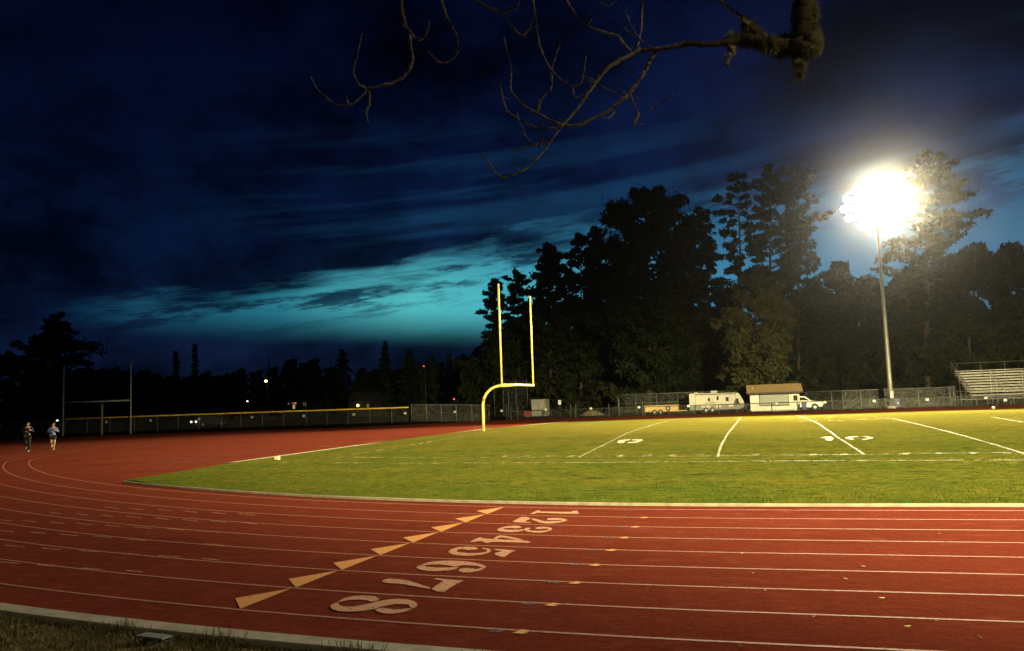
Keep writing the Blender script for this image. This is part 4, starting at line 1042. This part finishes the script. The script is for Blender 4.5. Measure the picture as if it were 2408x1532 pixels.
# far trees on the left, beyond the ball field
G2 = 'far dark trees beyond the left fence'
zf = .0
FT = [(0, 822, 46, 'round'), (58, 826, 42, 'round'), (200, 860, 30, 'round'), (234, 866, 26, 'round'), (268, 861, 30, 'round'), (300, 868, 26, 'round'), (337, 866, 26, 'round'), (368, 877, 24, 'round'), (400, 880, 26, 'round'), (440, 884, 24, 'round'), (482, 873, 22, 'round'), (512, 880, 22, 'round'), (540, 876, 22, 'round'), (565, 864, 20, 'round'), (603, 870, 22, 'round'), (640, 861, 22, 'round'), (681, 840, 27, 'round'), (714, 850, 16, 'round'), (737, 839, 28, 'round'), (776, 862, 18, 'round'), (849, 864, 18, 'round'), (877, 866, 18, 'round'), (934, 868, 14, 'round'), (984, 850, 16, 'round'), (1004, 847, 14, 'spire'), (1017, 838, 16, 'spire'), (1034, 850, 16, 'round'), (1056, 833, 16, 'spire'), (1083, 830, 24, 'round'), (1108, 829, 24, 'round'), (1130, 806, 22, 'round'),
      (805, 822, 26, 'fir'), (906, 805, 32, 'fir'), (963, 822, 30, 'fir'), (417, 828, 6.5, 'column'), (462, 811, 6.5, 'column')]
lab2 = ['round dark tree at the left picture edge', 'round dark tree left of the layered cedar', 'low dark tree right of the layered cedar', 'low dark tree between cedar and the far right goal upright', 'round dark tree behind the far right goal upright', 'small dark tree just right of the grey goal', 'low dark tree left of the first column tree', 'lowest dark tree left of the first column tree', 'low dark tree at the foot of the first column tree', 'low dark tree between the two column trees', 'low dark tree at the foot of the taller column tree', 'low dark tree right of the taller column tree', 'dark tree between column trees and utility pole', 'round dark tree left of the utility pole', 'dark tree directly behind the utility pole', 'dark tree just right of the utility pole', 'peaked dark tree above the lit house windows', 'small dark tree between two rounded ones', 'domed dark tree right of the lit house', 'low dark tree left of the first fir', 'low dark tree right of the first fir', 'low dark tree left of the tallest fir', 'low dark tree right of the tallest fir', 'dark tree right of the cone shaped fir', 'small spire tree near the red light', 'pointed dark tree right of the red light', 'low dark tree between pointed trees', 'pointed dark tree near the grove', 'dark tree at the left foot of the grove', 'second dark tree before the grove', 'dark tree climbing towards the grove',
        'layered fir left of the tallest far fir', 'tallest thin tipped fir on the far skyline', 'cone shaped fir right of the tallest far fir', 'shorter column shaped cypress on the left skyline', 'taller column shaped cypress on the left skyline']
for i, (px, yt, w, st) in enumerate(FT):
    Y = 150+(i*37 % 23)
    nm = {'round': 'broadleaf_tree', 'spire': 'spire_tree', 'fir': 'fir_tree', 'column': 'column_cypress'}[st]
    if st == 'fir': pr = [(985, w, w), (900, w*1.05, w*1.05), (868, w*.8, w*.8), (845, w*.45, w*.45), (yt, 1.2, 1.2)] if yt < 815 else [(985, w, w), (900, w, w), (868, w*.85, w*.85), (845, w*.5, w*.5), (yt, 3, 3)]
    elif st == 'spire': pr = [(985, w, w), (900, w, w), (870, w*.8, w*.8), (yt, 1.5, 1.5)]
    elif st == 'column': pr = [(985, 6, 6), (900, 8, 8), (860, w, w), (yt+6, w*.7, w*.7), (yt, 2, 2)]
    else: pr = dome(yt, 985, w)
    tree(nm, lab2[i], px, yt, 985, Y, pr, {'fir': 'spire', 'spire': 'spire', 'column': 'column', 'round': 'round'}[st], {'round': 2600, 'fir': 4200, 'spire': 2200, 'column': 2600}[st], .5 if st == 'round' else .38, m_far, G2, 200+i, .22, lean=(-4 if st == 'column' else 0), zb=zf)
tree('cedar_tree', 'big layered cedar with flat spreading boughs at far left', 130, 742, 990, 120, [(990, 55, 55), (870, 72, 76), (845, 58, 80), (817, 66, 70), (800, 34, 46), (785, 24, 26), (765, 18, 26), (752, 6, 26), (746, 2, 4)], 'feather', 9000, .42, m_far, G2, 300, .4, zb=0)
nU = 16000
ux = rng.uniform(-190, -40, nU); uy = rng.uniform(150, 185, nU); uz = rng.uniform(0, 1, nU)*(5.2+1.2*np.sin(ux*.23)+.8*np.sin(ux*.7))
tag(quads_obj('hedge_mass', leaf_quads(np.stack([ux, uy, uz], 1), 1.0), m_far), kind='stuff')

# ------------------------------------------------------------------ distant lights, houses, poles
def lamp_post(px, py, Y, r, m, name, label, cat='street lamp', group=None):
    p = at_y(px, py, Y); t = thing(name, label, cat, (p.x, p.y, 0), 0, group)
    MB().cyl((0, 0, -.2), (0, 0, p.z), .09, 8, .05).build('pole', m_darksteel, t, True)
    MB().tube([(0, 0, p.z), (0, -.4, p.z+.12)], .04, 6).build('arm', m_darksteel, t)
    MB().ell((0, -.5, p.z), (r, r, r*.8), 12, 8).build('lamp_globe', m, t, True)
lamp_post(628.5, 896.7, 140, .30, m_lampw, 'street_lamp', 'bright warm street lamp glowing against the dark trees')
lamp_post(585.3, 944.1, 140, .17, m_lampg, 'street_lamp', 'small white lamp low left of the warm street lamp')
lamp_post(142, 989.2, 86, .13, m_lampg, 'street_lamp', 'small white lamp beside the left upright of the grey goal')
lamp_post(999, 861.7, 142, .17, m_lampr, 'beacon_light', 'tiny red light high among the dark far trees', 'light')
lamp_post(1070, 939, 128, .17, m_lampr, 'beacon_light', 'tiny red light low left of the yellow goal', 'light')
def upole():
    a = at_y(632.4, 838.3, 150); t = thing('utility_pole', 'wooden utility pole with crossarm on the far skyline', 'utility pole', (a.x, a.y, 0))
    MB().cyl((0, 0, -.3), (0, 0, a.z), .17, 8, .12).build('pole', m_bark, t, True)
    MB().box(-1.3, 1.3, -.08, .08, a.z-3.2, a.z-3.0).build('crossarm', m_bark, t)
    for x in (-1.1, -.5, .5, 1.1): MB().cyl((x, 0, a.z-3.0), (x, 0, a.z-2.8), .05, 6).build('insulator', m_house, t)
upole()
def house(px0, px1, yr, Y, label, wins, porch=None):
    a = at_y(px0, 958, Y); b = at_y(px1, 958, Y); W = b.x-a.x; H = 3.0
    t = thing('house', label, 'house', (a.x, a.y, 0))
    MB().box(0, W, 0, 6, -.2, H).build('wall', m_housewall, t)
    MB().prism([(-.4, H+.003), (W+.4, H+.003), (W*.75, H+1.7), (W*.25, H+1.7)], -.4, 6.4).build('roof', m_houseroof, t, fixn=True)
    for x0, x1, y0, y1, m in wins:
        p0 = at_y(x0, y1, Y); p1 = at_y(x1, y0, Y)
        w = MB().box(p0.x-a.x-.06, p1.x-a.x+.06, -.05, -.003, p0.z-.06, p1.z+.06).build('window', m_houseroof, t)
        MB().box(p0.x-a.x, p1.x-a.x, -.07, -.052, p0.z, p1.z).build('pane', m, w)
    if porch:
        p = at_y(porch[0], porch[1], Y); MB().ell((p.x-a.x, -.35, p.z), (porch[2],)*3, 12, 8).build('porch_lamp', m_lampw, t, True)
        MB().box(p.x-a.x-.06, p.x-a.x+.06, -.3, -.003, p.z+.3, p.z+.4).build('lamp_bracket', m_darksteel, t)
house(668, 724, 930, 146, 'dark house with lit amber windows beyond the fence', [(677, 682, 940, 952, m_win2), (687, 691.5, 940, 949, m_win), (693, 697, 940, 950.5, m_win), (689, 694, 952, 962, m_win), (713.5, 716, 944, 954, m_win2), (718, 720, 944, 956, m_win2)])
house(820, 872, 935, 146, 'dark house with a bright porch lamp beyond the fence', [(863, 868, 950, 962, m_win2)], (843.4, 954, .27))
def car():
    p = at_y(463, 981, 93); t = thing('parked_car', 'dark car with glaring headlights behind the yellow topped fence', 'car', (p.x-.5, p.y, -.1), .62)
    pr = [(0, .3), (0, .85), (.7, .95), (1.4, 1.45), (3.0, 1.45), (3.6, .95), (4.4, .9), (4.5, .6), (4.45, .3)]
    # nose points to local -x
    b = MB().prism(pr, -.9, .9).build('body', m_carp, t, bevel=.06, fixn=True)
    MB().prism([(.98, 1.0), (1.5, 1.4), (2.95, 1.4), (3.4, 1.0)], -.915, -.902).build('side_window', m_glass, t, fixn=True)
    for x in (.85, 3.6):
        for y in (-.8, .8): wheel(t, x, y, .32, .32, .2)
    for y in (-.62, .62): MB().ell((-.02, y, .74), (.06, .24, .13), 12, 8).build('headlight', m_lampg, t, True)
    t.rotation_euler = (0, 0, 1.15)
car()

# ------------------------------------------------------------------ joggers
def skinned(name, J, E, rad, root, m, parent, sub=2):
    keys = list(J); idx = {k: i for i, k in enumerate(keys)}
    me = bpy.data.meshes.new(name); me.from_pydata([J[k] for k in keys], [(idx[a], idx[b]) for a, b in E], [])
    o = bpy.data.objects.new(name, me); C.objects.link(o)
    md = o.modifiers.new('skin', 'SKIN'); md.use_smooth_shade = True
    if not me.skin_vertices: pass
    sv = me.skin_vertices[0].data
    for k in keys:
        r = rad[k]; sv[idx[k]].radius = (r, r) if not hasattr(r, '__len__') else r
        sv[idx[k]].use_root = (k == root)
    ss = o.modifiers.new('sub', 'SUBSURF'); ss.levels = sub; ss.render_levels = sub
    dg = bpy.context.evaluated_depsgraph_get()
    nm = bpy.data.meshes.new_from_object(o.evaluated_get(dg))
    bpy.data.objects.remove(o); bpy.data.meshes.remove(me)
    nm.materials.clear(); nm.materials.append(m)
    nm.polygons.foreach_set('use_smooth', [True]*len(nm.polygons))
    r = bpy.data.objects.new(name, nm); link(r, parent); return r
def jogger(label, loc, rz, mt, mb_, shorts, hs):
    t = thing('person', label, 'person', loc, rz, None, hs)
    J = {'pel': (0, 0, .95), 'waist': (0, -.015, 1.10), 'chest': (0, -.04, 1.30), 'base': (0, -.05, 1.44), 'neck': (0, -.06, 1.52), 'chin': (0, -.085, 1.57), 'head': (0, -.08, 1.65), 'crown': (0, -.075, 1.72), 'nose': (0, -.185, 1.625),
         'sl': (-.17, -.045, 1.41), 'el': (-.27, .06, 1.16), 'wl': (-.13, -.17, 1.19), 'hl': (-.085, -.235, 1.215),
         'sr': (.17, -.045, 1.41), 'er': (.29, .03, 1.17), 'wr': (.16, -.15, 1.28), 'hr': (.105, -.21, 1.31),
         'pl': (-.095, 0, .90), 'kl': (-.085, -.10, .51), 'al': (-.06, .30, .36), 'tl': (-.055, .36, .22),
         'pr': (.095, 0, .90), 'kr': (.085, -.06, .50), 'ar': (.05, -.015, .09), 'tr': (.045, -.165, .035)}
    R = {'pel': .135, 'waist': .115, 'chest': (.15, .115), 'base': .085, 'neck': .052, 'chin': .062, 'head': (.078, .092), 'crown': .055, 'nose': .014,
         'sl': .062, 'el': .042, 'wl': .028, 'hl': .032, 'sr': .062, 'er': .042, 'wr': .028, 'hr': .032,
         'pl': .095, 'kl': .058, 'al': .038, 'tl': .036, 'pr': .095, 'kr': .058, 'ar': .038, 'tr': .036}
    E = [('pel', 'waist'), ('waist', 'chest'), ('chest', 'base'), ('base', 'neck'), ('neck', 'chin'), ('chin', 'head'), ('head', 'crown'), ('head', 'nose'), ('base', 'sl'), ('sl', 'el'), ('el', 'wl'), ('wl', 'hl'), ('base', 'sr'), ('sr', 'er'), ('er', 'wr'), ('wr', 'hr'),
         ('pel', 'pl'), ('pl', 'kl'), ('kl', 'al'), ('al', 'tl'), ('pel', 'pr'), ('pr', 'kr'), ('kr', 'ar'), ('ar', 'tr')]
    for s, h in (('l', 'hl'), ('r', 'hr')):
        hp = Vector(J[h]); sg = -1 if s == 'l' else 1
        for k, (dx, ln) in enumerate([(-.022, .05), (-.008, .056), (.007, .052), (.02, .042)]):
            a = 'f%s%d' % (s, k); b = a+'b'
            J[a] = tuple(hp+Vector((-.012*sg, -.035, -.005+dx))); J[b] = tuple(hp+Vector((-.04*sg, -.02-ln*.4, -.012+dx)))
            R[a] = .010; R[b] = .008; E += [(h, a), (a, b)]
        a = 'th'+s; J[a] = tuple(hp+Vector((-.01*sg, .0, .045))); R[a] = .010; E.append((h, a))
    body = skinned('body', J, E, R, 'pel', m_skin, t)
    def wear(name, ks, grow, m, root, extra=()):
        JJ = {k: J[k] for k in ks}; RR = {k: tuple(x+grow for x in R[k]) if hasattr(R[k], '__len__') else R[k]+grow for k in ks}
        EE = [(a, b) for a, b in E if a in ks and b in ks]
        for k, p, r, par in extra: JJ[k] = p; RR[k] = r; EE.append((par, k))
        return skinned(name, JJ, EE, RR, root, m, t)
    wear('jacket', ['pel', 'waist', 'chest', 'base', 'sl', 'el', 'wl', 'sr', 'er', 'wr'], .022, mt, 'waist')
    if shorts:
        wear('shorts', ['pel', 'pl', 'pr'], .03, mb_, 'pel', [('ql', (-.09, -.045, .66), .098, 'pl'), ('qr', (.092, -.028, .66), .098, 'pr')])
    else:
        wear('trousers', ['pel', 'pl', 'kl', 'al', 'pr', 'kr', 'ar'], .022, mb_, 'pel')
    for a, b in (('al', 'tl'), ('ar', 'tr')):
        A = Vector(J[a]); B = Vector(J[b]); d = (B-A).normalized()
        MB().tube([A+d*-.05, A+d*.02, B-d*.02, B+d*.05], [.035, .052, .046, .02], 10).build('shoe', m_shoe, t, True)
    MB().ell((0, -.055, 1.685), (.092, .105, .085), 14, 8).build('hair', m_hair, t, True)
    for s in (-1, 1):
        MB().ell((s*.032, -.168, 1.655), (.012, .008, .008), 8, 6).build('eye', m_dark, t, True); MB().ell((s*.088, -.075, 1.64), (.012, .022, .032), 8, 6).build('ear', m_skin, t, True)
    MB().ell((0, -.158, 1.585), (.024, .008, .006), 8, 5).build('mouth', m_redbin, t, True)
    return t
q = on_ground(64, 1062); jogger('jogger in dark tracksuit at the left edge with fists at the chest', (q.x, q.y, 0), .82, m_navy, m_navy, False, 1.06)
q = on_ground(124, 1058); jogger('jogger in blue jacket and black shorts with bare pale legs', (q.x, q.y, 0), .80, m_jacket, m_shorts, True, 1.0)

# ------------------------------------------------------------------ overhanging bare tree
def bare_tree():
    t = thing('bare_tree', 'leafless tree hanging twisted mossy branches over the top of the view', 'tree', (2.6, -3.2, .6))
    o = Vector(t.location)
    def A(p): return (679.2+.38462*p[0], .38462*p[1])
    def B(p): return (1481.9+.20513*p[0], .20513*p[1])
    rnd = random.Random(9)
    def chain(pts, cv, d0, d1, rk, name='twig', m=m_twig, n=8):
        # pts: (x, y, r); distance runs from d0 to d1 along the chain
        P = []; RR = []
        N = len(pts)
        for i, (x, y, r) in enumerate(pts):
            D = d0+(d1-d0)*i/max(N-1, 1); px, py = cv((x, y))
            P.append(CAM+ray(px, py)*D-o); RR.append(r*rk/FP*D*(1.22 if m is m_twig else 1))
        # smooth + knobbly
        Q = []; S_ = []
        for i in range(N-1):
            p0 = P[max(i-1, 0)]; p1 = P[i]; p2 = P[i+1]; p3 = P[min(i+2, N-1)]
            for k in range(5):
                u = k/5
                q = .5*((2*p1)+(p2-p0)*u+(2*p0-5*p1+4*p2-p3)*u*u+(3*p1-p0-3*p2+p3)*u**3)
                rr = RR[i]*(1-u)+RR[i+1]*u
                Q.append(q+Vector((rnd.gauss(0, 1), rnd.gauss(0, 1), rnd.gauss(0, 1)))*rr*.20); S_.append(rr*rnd.uniform(.80, 1.22))
        Q.append(P[-1]); S_.append(RR[-1])
        br = MB().tube(Q, S_, n)
        if m is m_twig:                     # buds and short spurs along the twig
            for i in range(3, len(Q)-2, 2):
                if rnd.random() < .6:
                    d = (Q[i+1]-Q[i]).normalized(); w = Vector((rnd.gauss(0, 1), rnd.gauss(0, 1), rnd.gauss(0, 1)+.4)).normalized()
                    w = (w*.9+d*.5).normalized(); l = rnd.uniform(.008, .02) if rnd.random() < .75 else rnd.uniform(.03, .08)
                    br.tube([Q[i], Q[i]+w*l*.6+Vector((0, 0, .002)), Q[i]+w*l+Vector((0, 0, l*.25))], [S_[i]*.7, max(S_[i]*.45, .002), .0015], 5)
        br.build(name, m, t, True)
        return Q, S_
    ka, kb = .38462, .20513
    # limb from the trunk, arching in from above the frame
    main = [(1975, -160, 90), (1970, 0, 95), (1960, 200, 112), (1985, 400, 130), (1960, 500, 112), (1750, 500, 78), (1550, 470, 66), (1350, 450, 66), (1180, 475, 48), (950, 505, 36), (700, 505, 35), (500, 540, 30), (300, 570, 25), (120, 575, 24)]
    Q, S_ = chain(main, B, 5.8, 6.0, kb*.86, 'limb', m_bark, 12)
    # trunk and rising limb outside the frame
    top = Q[0]
    tr = [(0, 0, -.5), (.03, .05, 1.0), (-.1, .3, 2.4), (-.4, .9, 3.8), (-.7, 2.2, 5.1), (-.9, 4.2, 6.0), (-1.2, 6.6, 6.2), (top.x+.1, top.y-.5, top.z+.7), (top.x, top.y, top.z)]
    MB().tube(tr, [.36, .29, .25, .2, .17, .15, .12, .095, .085], 14).build('trunk', m_bark, t, True)
    over = [(-.9, 4.2, 6.0), (-2.4, 6.4, 6.5), (-4.4, 8.0, 6.6), (-5.8, 8.6, 6.4)]
    MB().tube(over, [.1, .08, .06, .04], 10).build('limb', m_twig, t, True)
    W = lambda l: [(x, y, r) for x, y, r in l]
    ch = [
     ([(2151,300,10),(2080,340,11),(1960,410,10),(1890,490,8.5),(1830,570,7.5),(1760,670,6.5),(1690,750,6),(1620,840,5.5),(1560,920,5),(1500,990,5),(1420,1050,4.5),(1320,1085,4.2),(1260,1050,4),(1215,985,4),(1175,935,3.5)], 6.0, 5.7),
     ([(2250,300,11),(2200,390,11),(2150,480,10.5),(2080,570,10),(1990,650,9),(1880,720,8.5),(1760,770,8),(1680,765,7),(1600,735,6.2),(1520,695,6),(1430,640,5.2),(1375,580,5),(1355,530,4.6),(1360,440,4.2),(1335,320,3.6),(1315,230,2.6)], 6.0, 6.5),
     ([(1680,770,5),(1620,782,4.8),(1560,788,4.6),(1480,770,4.4),(1400,725,4.4),(1340,685,4.2),(1310,610,3.6),(1290,510,2.6)], 6.35, 6.6),
     ([(1520,695,6),(1530,650,6),(1545,600,6.2),(1590,560,5.4),(1610,510,4.4),(1600,450,3.6),(1630,350,3.2),(1660,265,2.6)], 6.4, 6.1),
     ([(1395,690,2.6),(1420,770,3),(1460,850,3),(1500,882,3)], 6.1, 5.9), ([(1620,845,4.6),(1560,868,4.4),(1500,886,4),(1430,905,3.6),(1370,920,2.8)], 5.85, 6.0),
     ([(1533,905,5),(1537,885,5),(1545,860,4.4),(1560,830,4)], 5.9, 5.8), ([(2085,572,5),(2110,640,4.8),(2140,698,4.4)], 6.05, 5.9), ([(2140,695,5),(2118,738,9),(2112,745,6),(2120,768,3)], 5.9, 5.9),
     ([(2140,722,3),(2210,672,3),(2290,620,3),(2345,575,4.2)], 5.9, 5.7), ([(1962,690,4),(1986,684,4.6),(1970,710,4.4),(1948,732,3)], 6.1, 6.0), ([(2050,560,4),(2000,568,3.8),(1930,538,3.6),(1860,490,3.2),(1780,460,2.6)], 6.1, 6.3),
     ([(1480,-60,5.5),(1500,50,5.5),(1520,200,5.2),(1545,310,5),(1600,425,5),(1680,500,5),(1730,532,6)], 6.3, 6.0), ([(1730,532,6),(1780,512,5.6),(1800,450,4),(1818,340,2.6)], 6.0, 5.9), ([(1730,532,5),(1738,565,5),(1744,590,4)], 6.0, 5.95), ([(1742,594,3.4),(1790,588,3),(1830,552,2.6),(1870,500,2.2)], 5.95, 6.0),
     ([(1080,-50,6),(1200,35,6),(1300,72,7.5),(1350,60,5),(1390,48,4.4),(1410,-5,4)], 6.2, 6.0), ([(1300,75,6),(1350,150,6),(1390,190,5.5),(1430,216,5),(1470,170,4.6),(1500,80,4)], 6.1, 6.2),
     ([(680,-60,8),(690,60,8),(710,140,8),(735,210,8),(745,290,8),(755,370,8),(722,450,8),(650,500,7),(560,525,7),(480,540,7)], 5.6, 5.8), ([(480,540,6),(440,595,5.6),(380,638,5),(290,640,4.6),(230,600,4.2),(170,540,3.6),(135,470,2.6)], 5.8, 5.9), ([(480,540,5),(430,520,4.8),(395,450,4.6),(405,380,4),(420,330,3.6),(445,210,2.6)], 5.8, 5.6),
     ([(490,555,4.6),(494,600,5),(490,650,5),(472,682,5),(478,720,3.4),(485,755,2.4)], 5.8, 5.8), ([(735,185,6),(760,222,7),(795,240,7),(830,225,6.4),(850,180,5),(857,130,3.6)], 5.65, 5.5),
     ([(915,-50,7),(960,90,6.4),(1000,170,6),(1022,215,6),(1033,310,5.6),(1000,360,4.8),(940,386,4.6),(890,355,4),(850,310,3)], 6.4, 6.2),
     ([(1685,-40,6),(1720,40,6),(1780,120,5.6),(1850,170,5.4),(1960,208,6),(2010,222,6.4),(2060,285,6),(2092,312,6)], 6.4, 6.1), ([(2130,-40,5),(2160,45,5.4),(2155,150,5.4),(2150,210,5),(2132,290,5)], 6.2, 6.05),
     ([(2035,20,2.6),(2070,100,2.8),(2110,190,3.2),(2160,250,4),(2215,295,5)], 6.2, 6.0), ([(2030,160,2.4),(2075,195,2.6),(2115,225,2.8)], 6.2, 6.1), ([(1885,-20,3.4),(1920,30,3.6),(1960,36,3.4),(2010,-5,3)], 6.3, 6.3), ([(2215,295,6),(2290,292,5.4),(2370,275,5),(2420,258,5)], 5.95, 5.9)]
    for pts, d0, d1 in ch: chain(pts, A, d0, d1, ka)
    chain([(940, -60, 13), (1010, 0, 14), (1100, 70, 14), (1190, 135, 15), (1270, 190, 18), (1310, 235, 24), (1330, 290, 26)], B, 6.2, 5.95, kb)
    chain([(1160, 520, 40), (1175, 575, 36), (1150, 640, 30), (1090, 760, 20)], B, 5.95, 5.9, kb)
    # moss: lumps plus a fringe of threads
    fr = []
    lump = [(1985, 20, 110), (2060, 60, 70), (2080, 170, 60), (1960, 150, 110), (1970, 280, 120), (2070, 330, 80), (2110, 440, 80), (2000, 420, 170), (2090, 530, 90), (1950, 540, 120), (1950, 640, 80), (1940, 740, 50), (1935, 840, 22), (1850, 480, 90), (1750, 480, 90), (1720, 570, 70), (1600, 500, 80), (1500, 470, 70), (1390, 330, 80), (1320, 245, 36), (1400, 420, 85), (1300, 440, 66), (1160, 440, 58), (1480, 400, 50)]
    for x, y, r in lump:
        px, py = B((x, y)); D = 5.93+rnd.uniform(-.06, .06); c = CAM+ray(px, py)*D-o; rr = r*kb/FP*D*.72
        MB().ell(c, (rr*.9, rr*.9, rr*.9), 18, 12, .30, rnd).build('moss', m_moss, t, True)
        for _ in range(int(120+r*12)):
            d = Vector((rnd.gauss(0, 1), rnd.gauss(0, 1), rnd.gauss(0, 1))).normalized(); p = c+d*rr*.9
            e = p+d*rnd.uniform(.01, .05)+Vector((rnd.gauss(0, .008), rnd.gauss(0, .008), -rnd.uniform(0, .04))); w = d.orthogonal().normalized()*.0025
            fr.append([tuple(p-w), tuple(p+w), tuple(e+w*.4), tuple(e-w*.4)])
    quads_obj('moss_fringe', np.array(fr), m_moss, t)
bare_tree()

# ------------------------------------------------------------------ scattering volume added to draw the glare around the lamp
def glare_haze():
    m = bpy.data.materials.new('glare_haze'); m.use_nodes = True; tt = m.node_tree; tt.nodes.clear()
    v = tt.nodes.new('ShaderNodeVolumePrincipled'); out = tt.nodes.new('ShaderNodeOutputMaterial')
    v.inputs['Color'].default_value = (.95, .95, .95, 1); v.inputs['Density'].default_value = .000125; v.inputs['Anisotropy'].default_value = .982
    tt.links.new(v.outputs[0], out.inputs['Volume'])
    o = MB().box(-300, 160, -40, 300, -2.5, 60).build('glare_haze', m); o['kind'] = 'stuff'
glare_haze()
